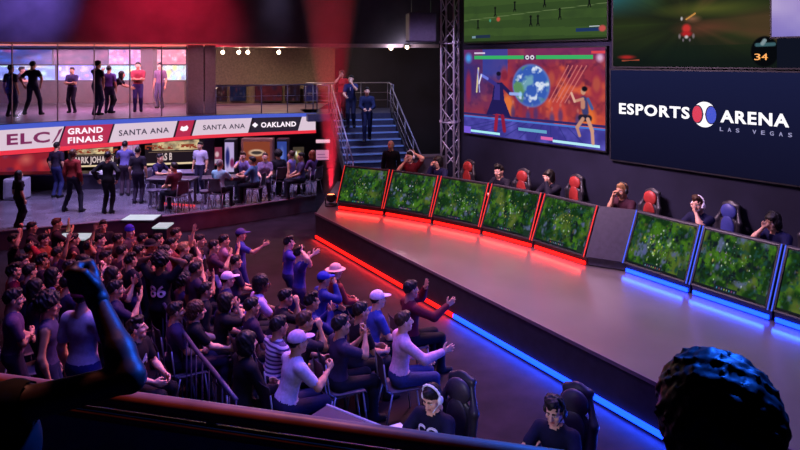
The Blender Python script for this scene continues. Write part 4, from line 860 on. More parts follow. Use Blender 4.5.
def make_chair():
    r = empty('stacking_chair')
    seat_shell([(.21, .425), (.19, .44), (.05, .438), (-.10, .43), (-.19, .44)], .44, .40).build('seat', M_SEAT, r, smooth=True)
    b = seat_shell([(0, 0), (.002, .12), (.0, .26), (-.02, .36)], .40, .38).build('backrest', M_SEAT, r, smooth=True)
    me = b.data
    for v in me.vertices: x, y, z = v.co; v.co = (x, -.235+(y if True else 0)-z*.12-abs(x)*.0+x*x*.5, .52+z)
    for sx in (-1, 1):
        mb = MB(); mb.tube([(sx*.20, .17, .42), (sx*.225, .22, .0)], .011, 8); mb.build('leg', M_LEG, r, smooth=True)
        mb = MB(); mb.tube([(sx*.20, -.15, .42), (sx*.225, -.25, .0)], .011, 8); mb.build('leg', M_LEG, r, smooth=True)
        mb = MB(); mb.tube([(sx*.19, -.15, .42), (sx*.20, -.225, .47), (sx*.185, -.26, .80)], .011, 8); mb.build('back_post', M_LEG, r, smooth=True)
    mb = MB(); mb.tube([(-.20, .17, .42), (.20, .17, .42)], .01, 8); mb.tube([(-.20, -.15, .42), (.20, -.15, .42)], .01, 8); mb.build('seat_frame', M_LEG, r, smooth=True)
    return r
CH0 = None
def chair(x, y, z, ang, label, s=1.05, group='stacking chairs of the audience'):
    global CH0
    if CH0 is None: CH0 = make_chair(); c = CH0
    else: c = copy_tree(CH0)
    c.location = (x, y, z); c.rotation_euler = (0, 0, math.radians(ang-90)); c.scale = (s, s, s); tag(c, label, 'chair', group); return c
def make_gchair(acc):
    r = empty('gaming_chair'); k = M_BLACK; am = {'red': mat('leather_red', (.42, .035, .03), .45, var=.1), 'blue': mat('leather_blue', (.05, .06, .30), .45, var=.1), 'black': mat('leather_black', (.05, .04, .06), .4, var=.1)}[acc]; lm = mat('leather_dark', (.03, .026, .035), .4, var=.1)
    P = [el((0, .02, .46), (.26, .26, .06), 0), rc((-.22, -.18, .49), (-.22, .22, .50), .045, .045, 0), rc((.22, -.18, .49), (.22, .22, .50), .045, .045, 0)]
    V, Q = field_mesh(P, .02, .05); np_obj('seat', V, Q, [lm], parent=r)
    P = [el((0, -.28, .78), (.20, .05, .30), 0), el((0, -.35, 1.15), (.15, .045, .19), 0), rc((-.20, -.24, .58), (-.23, -.26, .95), .045, .04, 0), rc((.20, -.24, .58), (.23, -.26, .95), .045, .04, 0), rc((-.23, -.26, .95), (-.15, -.33, 1.15), .04, .035, 0), rc((.23, -.26, .95), (.15, -.33, 1.15), .04, .035, 0), rc((-.14, -.36, 1.24), (.14, -.36, 1.24), .045, .045, 0)]
    V, Q = field_mesh(P, .02, .05); np_obj('backrest', V, Q, [lm], parent=r)
    V, Q = field_mesh([el((0, -.275, 1.13), (.16, .055, .15), 0)], .015, .02); np_obj('head_pillow', V, Q, [am], parent=r)
    V, Q = field_mesh([el((0, -.235, .84), (.14, .022, .22), 0)], .012, .02); np_obj('back_panel', V, Q, [am], parent=r)
    for sx in (-1, 1): mb = MB(); mb.box((sx*.31, .0, .70), (.08, .28, .035), bev=.012); mb.box((sx*.31, -.02, .58), (.035, .05, .24)); mb.build('armrest', k, r)
    mb = MB(); mb.lathe([(.05, .06), (.05, .2), (.03, .2), (.03, .42), (.09, .43)], (0, 0, 0), 14); mb.build('column', k, r, smooth=True)
    for i in range(5):
        a = 2*PI*i/5; mb = MB(); mb.tube([(0, 0, .11), (.30*math.cos(a), .30*math.sin(a), .07)], [.035, .02], 8); f = mb.build('base_leg', k, r, smooth=True)
        mb = MB(); mb.lathe([(.03, -.02), (.03, .02)], (.30*math.cos(a), .30*math.sin(a), .03), 12, M=Matrix.Rotation(PI/2, 3, 'X')); mb.build('caster', k, f)
    return r
GC = {}
def gchair(x, y, z, ang, label, acc, group=None, s=1.0):
    if acc not in GC: GC[acc] = make_gchair(acc); c = GC[acc]
    else: c = copy_tree(GC[acc])
    c.location = (x, y, z); c.rotation_euler = (0, 0, math.radians(ang-90)); c.scale = (s,)*3; tag(c, label, 'chair', group); return c

# ------------------------------------------------------------------ players on the stage
def player(px, py, label, ang, acc, clabel, dist=None, cdx=.16, **k):
    o = person(px, py, label, zf=SZ, pose='sit', ang=ang, s=1.08, dist=dist, group='players at the desks', **k)
    a = math.radians(ang); gchair(o.location.x+cdx-.06*math.cos(a), o.location.y-.06*math.sin(a), SZ, ang, clabel, acc, 'racing-style chairs at the desks', .96); return o
player(410, 157, 'player in a dark red top with white headset and raised elbows, nearest the stairs', -120, 'red', 'racing-style chair of the player nearest the stairs', top=(120, 30, 40), headset='white', arms=('head', 'face'), lean=18, skin='light', hair='short')
player(438, 164, 'black-haired player in navy behind the second red desk', -138, 'red', 'racing-style chair with red pillow in front of the truss tower', dist=16.6, top=(28, 30, 66), bot=(20, 20, 40), arms=('desk', 'chin'), lean=24, skin='light', hair='bob', hp=-8, sleeve='long', cdx=.34)
player(499, 173, 'player in black with short dark hair behind the third red desk', -138, 'red', 'racing-style chair with red pillow between the third and fourth desks', dist=15.2, top=(24, 20, 36), arms=('desk', 'desk'), lean=24, skin='light', hair='tuft', hp=-10, sleeve='long')
player(549, 178, 'player in black resting his chin on his hand behind the fourth red desk', -146, 'red', 'racing-style chair with red pillow behind the fifth red desk', dist=14.5, top=(22, 20, 38), arms=('face', 'desk'), lean=24, skin='light', hair='bob', hp=-8, sleeve='long')
player(622, 191, 'player with orange-brown hair and headset at the end of the red desks', -150, 'red', 'racing-style chair with red pillow at the end of the red desks', dist=12.9, top=(60, 26, 40), arms=('desk', 'chin'), lean=22, skin='mid', hair='short', hc='light', headset='black', hp=-5)
player(698, 206, 'player in a navy shirt and white headset, hand on mouth, behind the first blue desk', -150, 'blue', 'racing-style chair with blue pillow behind the first blue desk', dist=11.7, top=(26, 26, 60), arms=('face', 'desk'), lean=26, skin='light', hair='tuft', hc='brown', headset='white')
player(773, 228, 'dark-haired player in navy, fist at his mouth, at the right edge', -160, 'blue', 'racing-style chair with blue pillow behind the second blue desk', dist=10.6, top=(20, 22, 64), arms=('desk', 'face'), lean=32, skin='light', hair='bob', headset='black', hp=-8)
person(391, 150, 'bald person in black standing at the foot of the staircase', zf=SZ, dist=17.9, ang=-100, s=.95, top=(14, 14, 22), sleeve='long', hair='bald', skin='mid', arms=('down', 'down'))
# people on the stairs
def onst(px, py, d, z, label, **k): return person(px, py, label, zf=z, dist=None, base=None, **k)
person(342, 78, 'person in a red dress top, hand raised, at the head of the stairs', zf=2.6-RISE*1, s=.95, dist=22.2, ang=-100, top=(190, 40, 40), bot=(120, 30, 40), hair='long', hc='brown', skin='mid', arms=('down', 'face'), woman=True)
person(351, 82, 'person in navy with a pale chest mark on the upper stairs', zf=2.6-RISE*2, s=.97, dist=21.5, ang=-95, top=(34, 40, 84), bot=(22, 24, 52), hair='short', skin='light', arms=('phone', 'lap'), print_=('I', 'front', .10, .30))
person(367, 91, 'person in a dark sweatshirt walking down the middle of the stairs', zf=2.6-RISE*4, s=.97, dist=20.9, ang=-85, top=(26, 32, 66), bot=(20, 24, 60), hair='short', skin='light', arms=('lap', 'lap'), sleeve='long', legs='stride')

# ------------------------------------------------------------------ people on the balcony
BZ = 2.60
def bal(px, py, label, ang, d, **k): return person(px, py, label, zf=BZ, dist=d, ang=ang, s=k.pop('s', 1.0), group='people on the balcony', skin=k.pop('skin', 'mid'), **k)
DN = (44, 34, 66)
bal(11, 78, 'person in dark clothes at the left edge of the balcony', 80, 21.4, top=(40, 28, 52), bot=(34, 26, 50), s=.95)
bal(33, 66, 'tall person in black standing with legs apart, back turned, on the balcony', 90, 22.2, top=(30, 24, 46), bot=(26, 22, 44), arms=('hip', 'hip'), legs='wide', s=1.02)
bal(22, 84, 'person bending over a table on the balcony behind the tall one', 20, 24.2, top=(52, 30, 56), lean=35, arms=('desk', 'desk'), s=.95)
bal(72, 78, 'person with crossed arms and a white shirt front on the balcony', -90, 23.0, top=(70, 56, 100), bot=(40, 30, 52), arms=('cross', 'cross'), s=.9)
bal(98, 71, 'broad person in a dark shirt leaning one way on the balcony', 70, 22.0, top=(60, 40, 70), bot=(40, 32, 66), arms=('out', 'hip'), s=1.03, sidelean=4)
bal(109, 82, 'person in a violet shirt, back turned, on the balcony', 100, 22.8, top=(92, 62, 140), bot=(44, 34, 70), s=.93)
bal(122, 88, 'person in black crouching forward by the balcony glass', 10, 23.0, top=(24, 18, 34), bot=(30, 24, 40), lean=45, arms=('knee', 'knee'), s=.9, hair='long', woman=True)
bal(138, 74, 'person in a reddish shirt beside the balcony\'s inner pillar', -70, 23.4, top=(150, 60, 74), bot=(60, 50, 110), arms=('cross', 'cross'), s=1.0)
bal(160, 82, 'person in grey standing just left of the pink pillar', -100, 25.2, top=(110, 80, 110), bot=(60, 48, 90), s=.98)

# ------------------------------------------------------------------ the bar level
PZ = .45
MENU = [(225, 205, 160), (20, 16, 22), (200, 170, 120), (40, 30, 36), (20, 16, 24), (150, 110, 80)]
a = wpanel(-12, 64, 21.85, 22.4, zat(176, 22.1), zat(148, 22.1), lounge(5, (150, 34, 50), 90, 50, [(60, 130, 220), (230, 60, 60), (120, 30, 60), (220, 110, 100), (90, 30, 70), (30, 60, 120)]), 'bar screen with a red and blue game picture under the ribbon', e=.85)
def menu(px0, px1, d0, d1, y0, y1, txt, tp0, tp1, label):
    z0, z1 = zat(y1, d0), zat(y0, d0); im = np.zeros((40, 120, 3)); im[:] = C(34, 24, 34); n = fbm(40, 120, 5, 7)
    X, Y = XY(im); blend(im, (Y > .60)*(X > .12)*(X < .9)*np.clip(n*1.6, 0, 1), C(226, 200, 150)); blend(im, (Y > .66)*(Y < .82)*(fbm(40, 120, 14, 9) > .5), C(150, 60, 40)); rect(im, 0, .02, 1, .09, C(236, 210, 170)); rect(im, .06, .53, .94, .56, C(120, 96, 80))
    r = wpanel(px0, px1, d0, d1, z0, z1, im, label, name='menu_board', e=.9, cat='sign')
    V, F, wd = text_mesh(txt, 1, .03, 1.05, .01); A = pd(tp0, d0, 0); B = pd(tp1, d1, 0); A = A.lerp(B, 0); vs = []
    for v in V:
        p = A.lerp(B, v.x/wd); vs.append((p.x, p.y-.04+(.0 if v.y < 0 else .01), z0+(z1-z0)*(.22+.27*v.z)))
    mb = MB(); mb.add(vs, F); under(mb.build('lettering', led('menu_letter', (214, 190, 190), .9)), r); return r
menu(68, 118, 22.5, 22.8, 146, 168, 'MARK JOHAUN', 73, 114, 'black lit menu board under the words grand finals')
menu(145, 205, 23.05, 23.55, 141, 166, 'LAS BALST', 158, 186, 'black lit menu board under the first team name')
wpanel(121, 139, 22.85, 23.0, zat(166, 23), zat(143, 23), lounge(6, (190, 150, 200), 30, 30, PP), 'small pale violet screen between the two menu boards', e=.8)
# bar counter
a = pd(-30, 20.6, PZ); b = pd(205, 21.2, PZ); r = empty('bar_counter', (a+b)/2, math.atan2((b-a).y, (b-a).x)); tag(r, 'long dark bar counter with a pale top under the menu boards', 'counter'); Lc = (b-a).length
mb = MB(); mb.box((0, 0, .22), (Lc, .5, .44), bev=.01); mb.build('front_panel', mat('bar_front', (.05, .04, .075), .45), r)
mb = MB(); mb.box((0, -.02, .46), (Lc+.1, .62, .04), bev=.01); mb.build('top', mat('bar_top', (.28, .22, .34), .3), r)
for i, (px, cl) in enumerate([(96, (220, 210, 235)), (101, (200, 220, 230)), (176, (236, 232, 246))]):
    q = pd(px, 20.5, PZ+.48); r = empty('drinks_tray' if i == 2 else 'bar_monitor', q); tag(r, ['small white box on the bar counter', 'second small pale box on the bar counter', 'white tray on the bar counter below the team name'][i], 'box')
    mb = MB(); mb.box((0, 0, .05), (.34, .22, .10), bev=.02); mb.build('body', mat('white_plastic', (.7, .68, .74), .5), r)
    mb = MB(); mb.box((0, 0, .11), (.26, .16, .02), bev=.006); mb.build('lid', mat('white_plastic_lid', (.8, .8, .85), .5), r)
# white kiosk at the left edge
q = pd(17, 19.2, PZ); r = empty('white_kiosk', q, .1); tag(r, 'low white kiosk cabinet at the left end of the bar level', 'cabinet')
mb = MB(); mb.box((0, 0, .31), (.56, .5, .58), bev=.03); mb.build('body', mat('kiosk_white', (.42, .40, .52), .5), r)
mb = MB(); mb.box((0, -.26, .31), (.42, .02, .44), bev=.008); mb.build('door', mat('kiosk_door', (.30, .29, .40), .4), r)
mb = MB(); mb.tube([(.15, -.285, .26), (.15, -.285, .38)], .012, 8); mb.build('handle', M_STEEL, r)
mb = MB(); mb.box((0, 0, .01), (.5, .4, .02)); mb.build('plinth', M_BLACK, r)
# black drum pendants
for px, py, d, lb in ((54, 160, 20.3, 'black round lamp shade hanging by the left bar screen'), (133, 158, 21.3, 'black round lamp shade hanging between the menu boards')):
    q = pd(px, d, zat(py, d)); r = empty('pendant_lamp', q); tag(r, lb, 'lamp', 'black pendant lamps over the bar')
    V, Q = field_mesh([el((0, 0, 0), (.20, .20, .16), 0)], .02, .02, [lambda P: -.13-P[..., 2]]); np_obj('lamp_shade', V, Q, [M_BLACK], parent=r)
    mb = MB(); mb.tube([(0, 0, .15), (0, .0, 2.30-q.z)], .008, 6); mb.build('cable', M_BLACK, r)
# rear kiosks and posters at the right of the bar level
def kiosk(px, d, wdt, hgt, body, im, label, ang=0, name='arcade_cabinet', e=.7, cat='cabinet'):
    q = pd(px, d, PZ); r = empty(name, q, ang); tag(r, label, cat)
    mb = MB(); mb.box((0, 0, hgt/2), (wdt, .4, hgt), bev=.015); mb.build('body', body, r)
    picture(im, (-wdt*.42, -.203, hgt*.30), (wdt*.84, 0, 0), (0, 0, hgt*.64), r, e)
    mb = MB(); mb.box((0, -.22, hgt*.22), (wdt*.9, .1, .04), bev=.01); mb.build('shelf', M_BLACK, r); return r
im = np.zeros((40, 30, 3)); im[:] = C(150, 72, 50); oval(im, .5, .62, .36, .14, C(230, 190, 160), .3); oval(im, .5, .62, .24, .07, C(70, 60, 60), .3); oval(im, .5, .3, .3, .16, C(90, 40, 40), .6)
kiosk(258, 21.6, 1.0, 1.45, mat('kiosk_brown', (.22, .08, .05), .5), im, 'brown cabinet with an orange picture and oval emblem', e=.75)
im = np.zeros((40, 20, 3)); im[:] = C(190, 170, 220); oval(im, .3, .5, .3, .4, C(40, 40, 110), .5); oval(im, .8, .3, .3, .2, C(120, 40, 90), .5)
kiosk(231, 21.4, .34, 1.45, M_BLACK, im, 'narrow pillar screen in violet and white beside the brown cabinet', e=.9)
im = np.zeros((40, 20, 3)); im[:] = C(60, 80, 170); oval(im, .5, .5, .3, .4, C(110, 130, 220), .6)
kiosk(283, 22.0, .36, 1.4, M_BLACK, im, 'narrow blue pillar screen behind the seated group', e=.7)
im = np.zeros((30, 40, 3)); im[:] = C(70, 60, 50); oval(im, .5, .5, .35, .35, C(230, 210, 120), .8); oval(im, .3, .6, .1, .2, C(240, 240, 240), .6)
wpanel(293, 304, 24.2, 24.25, zat(163, 24.2), zat(147, 24.2), im, 'small yellow lit screen near the right end of the bar', e=.9)
im = np.zeros((20, 30, 3)); im[:] = C(210, 140, 180); rect(im, .1, .2, .9, .3, C(150, 90, 140)); rect(im, .1, .5, .7, .6, C(150, 90, 140))
wpanel(316, 329, 24.4, 24.45, zat(160, 24.4), zat(150, 24.4), im, 'pale pink notice board beside the red beam', e=.75, name='notice_board', cat='sign')
wpanel(316, 330, 24.4, 24.45, zat(143, 24.4), zat(139.5, 24.4), np.ones((4, 10, 3))*C(240, 190, 210), 'thin pale lit sign above the notice board', e=.9, name='lit_sign', cat='sign')
im = np.zeros((30, 30, 3)); im[:] = C(150, 60, 90); oval(im, .45, .6, .3, .2, C(240, 200, 210), .5); rect(im, .1, .1, .9, .35, C(200, 180, 210))
wpanel(213, 222, 23.75, 23.8, zat(165, 23.8), zat(147, 23.8), im, 'small pink and white poster right of the menu board', e=.7, name='poster', cat='poster')
# long tables and stools
M_TAB = mat('table_dark', (.045, .03, .055), .4, var=.2)
def table(px0, px1, d0, d1, label, hgt=.74, s=.95):
    a = pd(px0, d0, PZ); b = pd(px1, d1, PZ); L_ = (b-a).length; r = empty('long_table', (a+b)/2, math.atan2((b-a).y, (b-a).x)); tag(r, label, 'table')
    mb = MB(); mb.box((0, 0, hgt*s), (L_, .55, .045), bev=.012); mb.build('table_top', M_TAB, r)
    for sx in (-1, 1):
        for sy in (-1, 1): mb = MB(); mb.box((sx*(L_/2-.1), sy*.2, hgt*s/2-.01), (.05, .05, hgt*s-.02)); mb.build('leg', M_TAB, r)
    mb = MB(); mb.box((0, 0, hgt*s-.06), (L_-.15, .42, .06)); mb.build('apron', M_TAB, r); return r
table(150, 196, 18.6, 18.5, 'long dark table, the left one on the bar level'); table(202, 248, 18.6, 18.9, 'long dark table, the right one, with people seated along it')
ST = None
def stool(px, d, label):
    global ST
    if ST is None:
        ST = empty('bar_stool'); mb = MB(); mb.lathe([(0, .44), (.15, .44), (.165, .46), (.165, .49), (.15, .505), (0, .51)], (0, 0, 0), 18); mb.build('seat', mat('stool_seat', (.05, .04, .08), .5), ST, smooth=True)
        for k in range(4): a_ = PI/4+k*PI/2; mb = MB(); mb.tube([(.09*math.cos(a_), .09*math.sin(a_), .45), (.16*math.cos(a_), .16*math.sin(a_), 0)], .012, 6); mb.build('leg', M_LEG, ST, smooth=True)
        c = ST
    else: c = copy_tree(ST)
    p = pd(px, d, PZ); c.location = p; tag(c, label, 'stool', 'stools at the long tables'); return c
for px, d, n in ((154, 18.0, 'first'), (165, 17.95, 'second'), (176, 17.95, 'third'), (187, 17.9, 'fourth'), (206, 17.9, 'fifth'), (218, 18.0, 'sixth')): stool(px, d, 'low round stool before the long tables, %s from the left' % n)
def bar(px, py, label, ang, d, **k):
    return person(px, py, label, zf=PZ, dist=d, ang=ang, s=k.pop('s', .93), group='people on the bar level', **k)
bar(73, 157, 'person in a dark red jacket standing with feet apart before the bar', 80, 17.6, top=(120, 34, 34), bot=(22, 18, 34), sleeve='long', hair='short', hc='brown', skin='dark', legs='wide', s=.94)
bar(108, 163, 'person in black standing with hands on hips, back turned, before the bar', 88, 17.4, top=(14, 12, 22), bot=(14, 12, 22), sleeve='long', arms=('hip', 'hip'), s=.92)
bar(138, 163, 'person in a dark shirt, back turned, standing by the bar counter', 95, 18.6, top=(30, 22, 36), bot=(40, 30, 50), s=.90)
bar(125, 170, 'person in a pale violet shirt leaning on the bar counter', 100, 19.7, top=(96, 88, 150), bot=(60, 44, 60), s=.92, arms=('desk', 'desk'))
bar(57, 172, 'person in a blue shirt at the bar behind the red jacket', 80, 19.4, top=(40, 30, 50), bot=(44, 48, 96), s=.92)
bar(200, 162, 'person in a pale violet T-shirt standing behind the left table', -100, 20.0, top=(190, 180, 210), bot=(30, 26, 50), s=.88, sleeve='short')
def barsit(px, py, label, ang, d, **k):
    o = person(px, py, label, zf=PZ, dist=d, ang=ang, s=.95, pose='sit', group='people on the bar level', **k); c = chair(o.location.x, o.location.y, PZ, ang, 'chair under the '+' '.join(label.replace(',', '').split()[:12]), .95, 'chairs on the bar level'); return o
barsit(160, 170, 'person in dark violet, hunched at the left table', -20, 19.3, top=(40, 32, 70), lean=18, arms=('desk', 'desk'))
barsit(174, 178, 'person in a maroon top by the left table', 150, 17.6, top=(80, 30, 46), lean=10, arms=('lap', 'lap'))
barsit(220, 164, 'person with pale hair and light blue shirt, back turned', 75, 18.0, top=(140, 200, 215), hair='short', hc='grey', lean=4, arms=('desk', 'desk'))
barsit(243, 172, 'person with brown hair behind the right table', -90, 19.6, top=(130, 110, 170), hair='tuft', hc='brown', skin='light', lean=14, arms=('desk', 'face'))
barsit(252, 172, 'person in a teal blue shirt at the right table end', 170, 18.7, top=(70, 110, 150), hair='short', arms=('desk', 'desk'), lean=10)
barsit(265, 166, 'woman in a grey violet top facing the room', -80, 19.4, top=(130, 110, 150), bot=(40, 34, 56), hair='bun', hc='brown', skin='light', woman=True, arms=('lap', 'lap'))
barsit(278, 168, 'person in black with bowed head in the middle of the bar level', 120, 20.0, top=(20, 16, 28), hair='afro', lean=16)
barsit(291, 163, 'person in a lilac vest near the yellow screen', 160, 19.8, top=(120, 104, 170), hair='bun', hc='brown', sleeve='none')
barsit(301, 174, 'person in dim blue sitting low by the yellow screen', 200, 19.4, top=(70, 60, 100), hair='short', arms=('lap', 'lap'))
barsit(312, 168, 'person with long brown hair and violet top beside the beam', 150, 19.9, top=(90, 60, 110), hair='long', hc='red', woman=True, arms=('lap', 'lap'))
bar(19, 196, 'dark-clothed person with long hair at the left end of the platform', 60, 15.9, top=(24, 16, 26), bot=(22, 16, 28), hair='long', woman=True, s=.78)
q = gp(179, 204.5, .475); mb = MB(); mb.box((q.x, q.y, .475), (1.0, .05, .04), -.32); tag(mb.build('glow_strip', led('floor_red_reflection', (235, 60, 70), 1.0)), 'short red bar imitating a sign reflection on the bar level floor by the stools', 'light strip')  # added glowing bar that imitates a red sign's reflection in the floor
# lit light boxes lying on the platform edge
def lightbox(px0, py0, px1, py1, z, label, rgb=(215, 225, 240)):
    a = gp((px0+px1)/2, (py0+py1)/2, z); k = a.y/FPX; wd_ = (px1-px0)*k; dp = abs(py1-py0)*(CH-z)*FPX/((py0+py1)/2-HY)**2
    r = empty('light_box', a, .0); tag(r, label, 'light box'); mb = MB(); mb.box((0, 0, -.03), (wd_+.06, dp+.06, .06), bev=.01); mb.build('case', M_BLACK, r)
    mb = MB(); mb.box((0, 0, .005), (wd_, dp, .012)); mb.build('diffuser', led('box_light', rgb, .85), r); return r
lightbox(126, 215, 157, 220, .51, 'white lit box lying on the edge of the bar platform')
def counter_box(px, py, z, wdt, label, rgb):
    a = gp(px, py, z); r = empty('lit_counter', (a.x, a.y, 0)); tag(r, label, 'counter'); mb = MB(); mb.box((0, 0, z/2-.02), (wdt*.9, .35, z-.04), bev=.01); mb.build('body', M_DARK, r)
    mb = MB(); mb.box((0, 0, z-.012), (wdt, .42, .035), bev=.008); mb.build('lit_top', led('counter_light_%d' % rgb[0], rgb, .8), r); return r
counter_box(74, 236, 1.02, .62, 'small counter with a glowing white top behind the standing crowd', (190, 205, 215))
counter_box(163, 225, .9, .32, 'small counter with a dim pink glowing top behind the crowd', (190, 110, 130))

# ------------------------------------------------------------------ the audience
def aud(px, py, label, **k):
    k.setdefault('s', float(np.interp(py, [235, 260, 300, 340], [.81, .84, .93, 1.0]))); sit = k.get('pose') == 'sit'; nochair = k.pop('nochair', False)
    o = person(px, py, label, group='people in the audience', **k)
    if sit and not nochair:
        ang = k.get('ang', 30); short = label.replace('person ', '').split(',')[0]
        chair(o.location.x, o.location.y, 0, ang, 'chair under the '+' '.join(label.replace(',', '').split()[:12]), s=k.get('s', 1.0))
    return o
S = 'sit'
LIL = (176, 150, 205); GRY = (92, 80, 120); NAV = (36, 34, 70); BLK = (22, 18, 30); MAR = (96, 30, 44); BLU = (44, 52, 130); WHT = (214, 200, 222); PUR = (72, 50, 96)
# front rows, right side
aud(404, 322, 'person in a pink long-sleeved shirt with one arm held out', pose=S, ang=18, top=(214, 168, 200), bot=(50, 56, 110), sleeve='long', hc='brown', skin='light', arms=('lap', ((.10, .45, -.10), (.6, 0, -1), 'open')), lean=6, hp=6)
aud(411, 290, 'person in dark red clapping high in front of the red strip', pose=S, ang=25, s=.97, top=(92, 24, 44), bot=BLK, sleeve='long', skin='mid', arms=('clapup', 'out'), hair='short')
aud(378, 300, 'person in a white cap and bright blue shirt', pose=S, ang=25, top=(60, 74, 160), cap='cap', capcol=(226, 200, 226), lean=12, arms=('lap', 'lap'), skin='light')
aud(341, 326, 'person in a charcoal shirt holding his hands together', pose=S, ang=28, top=(52, 42, 72), arms=('clap', 'phone'), lean=4, hair='short', skin='mid', hp=6)
aud(298, 343, 'person in a white cap and white shirt, arm bent', pose=S, ang=35, top=(196, 184, 220), cap='cap', capcol=(200, 168, 206), arms=('lap', ((-.02, .36, -.10), (.6, 0, -1), 'hold')), lean=16, skin='mid', bot=NAV)
o_s = aud(279, 327, 'person in a striped white shirt behind the white shirt', pose=S, ang=40, top=(190, 176, 214), arms=('lap', 'lap'), lean=10, hair='short', skin='mid')
ms = bpy.data.materials.new('striped_cloth'); ms.use_nodes = True; nt = ms.node_tree; tc = nt.nodes.new('ShaderNodeTexCoord'); wv = nt.nodes.new('ShaderNodeTexWave'); wv.bands_direction = 'Z'; wv.inputs['Scale'].default_value = 6.5; cr = nt.nodes.new('ShaderNodeValToRGB'); cr.color_ramp.interpolation = 'CONSTANT'
cr.color_ramp.elements[0].color = (*lin((206, 196, 226)), 1); cr.color_ramp.elements[1].position = .55; cr.color_ramp.elements[1].color = (*lin((70, 52, 110)), 1)
nt.links.new(tc.outputs['Object'], wv.inputs[0]); nt.links.new(wv.outputs['Fac'], cr.inputs[0]); nt.links.new(cr.outputs[0], nt.nodes['Principled BSDF'].inputs['Base Color']); nt.nodes['Principled BSDF'].inputs['Roughness'].default_value = .8
for ch in o_s.children:
    if ch.name.startswith('shirt'): ch.data.materials[0] = ms
aud(247, 343, 'black-haired person in black with hands in the lap', pose=S, ang=38, top=BLK, bot=BLK, sleeve='long', hair='bob', arms=('lap', 'lap'), lean=6, skin='light')
aud(324, 280, 'person in a blue cap and blue jacket', pose=S, ang=30, top=BLU, bot=NAV, cap='cap', capcol=(40, 50, 170), sleeve='long', lean=12, arms=('lap', 'chin'))
aud(336, 272, 'person in a cream hat and rust brown jacket', pose=S, ang=30, top=(120, 44, 44), cap='hat', capcol=(214, 170, 160), sleeve='long', arms=('lap', 'lap'), hc='brown')
aud(361, 312, 'person in black half hidden by the checked shirt', pose=S, ang=30, top=BLK, hair='short', arms=('lap', 'lap'), lean=8)
aud(312, 302, 'person in a dark blue hoodie with pale hands', pose=S, ang=30, top=(40, 40, 110), sleeve='long', hair='tuft', arms=('clap', 'clap'), lean=8)
aud(262, 284, 'person in a lilac shirt leaning far forward', pose=S, ang=22, top=(178, 150, 214), hair='curly', arms=('knee', 'knee'), lean=26, skin='dark', s=1.0)
aud(286, 298, 'person in black leaning on the knees', pose=S, ang=22, top=BLK, hair='short', arms=('knee', 'chin'), lean=24)
aud(228, 280, 'person in a white cap and dark blue shirt', pose=S, ang=30, top=(44, 38, 92), cap='cap', capcol=(224, 196, 226), arms=('lap', 'lap'), lean=12, skin='light')
aud(226, 302, 'woman in black raising a hand to the mouth', pose=S, ang=30, top=BLK, bot=BLK, hair='bob', arms=('lap', 'face'), lean=12, woman=True, skin='mid')
aud(206, 291, 'person in a black jacket with short black hair, in profile', pose=S, ang=28, top=BLK, sleeve='long', hair='short', lean=6, skin='mid')
aud(197, 311, 'woman with curly brown hair resting an arm on the knee', pose=S, ang=28, top=BLK, bot=(34, 28, 56), hair='curly', hc='brown', arms=('knee', 'knee'), lean=10, woman=True, skin='light')
aud(184, 282, 'black-haired person in a purple grey shirt, back turned', pose=S, ang=45, top=PUR, hair='afro', arms=('lap', 'lap'), skin='mid')
aud(213, 263, 'person in a pale violet T-shirt in the middle rows', pose=S, ang=30, top=(180, 150, 196), hair='short', arms=('lap', 'lap'), skin='mid')
aud(137, 329, 'person in a black T-shirt with a white chest emblem', pose=S, ang=-15, top=BLK, bot=BLK, hair='tuft', arms=('lap', 'lap'), lean=2, skin='light', hy=30, hp=12, print_=('A', 'front', .13, .26))
aud(252, 303, 'person in dark plum between the lilac shirt and the plum seats', pose=S, ang=30, top=(52, 32, 60), hair='short', arms=('lap', 'lap'), dist=8.9)
aud(176, 312, 'person in a dusky shirt behind the curly-haired woman', pose=S, ang=30, top=(66, 46, 84), hair='short', arms=('lap', 'lap'))
aud(305, 322, 'person in dark grey between the striped shirt and the charcoal shirt', pose=S, ang=30, top=(38, 32, 54), hair='short', hc='brown', arms=('lap', 'chin'), lean=10)
# standing at the right of the crowd
aud(241, 235, 'person in a blue shirt and cap standing with arm stretched forward', ang=20, top=(58, 60, 150), bot=(44, 44, 110), cap='cap', capcol=(70, 60, 120), arms=('down', 'out'), skin='mid')
aud(224, 241, 'person in a dusty pink shirt standing beside the blue shirt', ang=30, top=(170, 120, 140), bot=(40, 30, 50), arms=('down', 'clap'), skin='mid')
aud(289, 243, 'black-haired person in a blue shirt with arms pointing ahead', ang=20, top=(74, 60, 160), bot=(40, 34, 80), arms=('down', 'out'), hair='tuft', skin='light')
o = aud(300, 254, 'black-haired person bending an arm round the neck', ang=25, top=(60, 54, 140), bot=(60, 40, 90), arms=('face', 'head'), hair='tuft', skin='light')
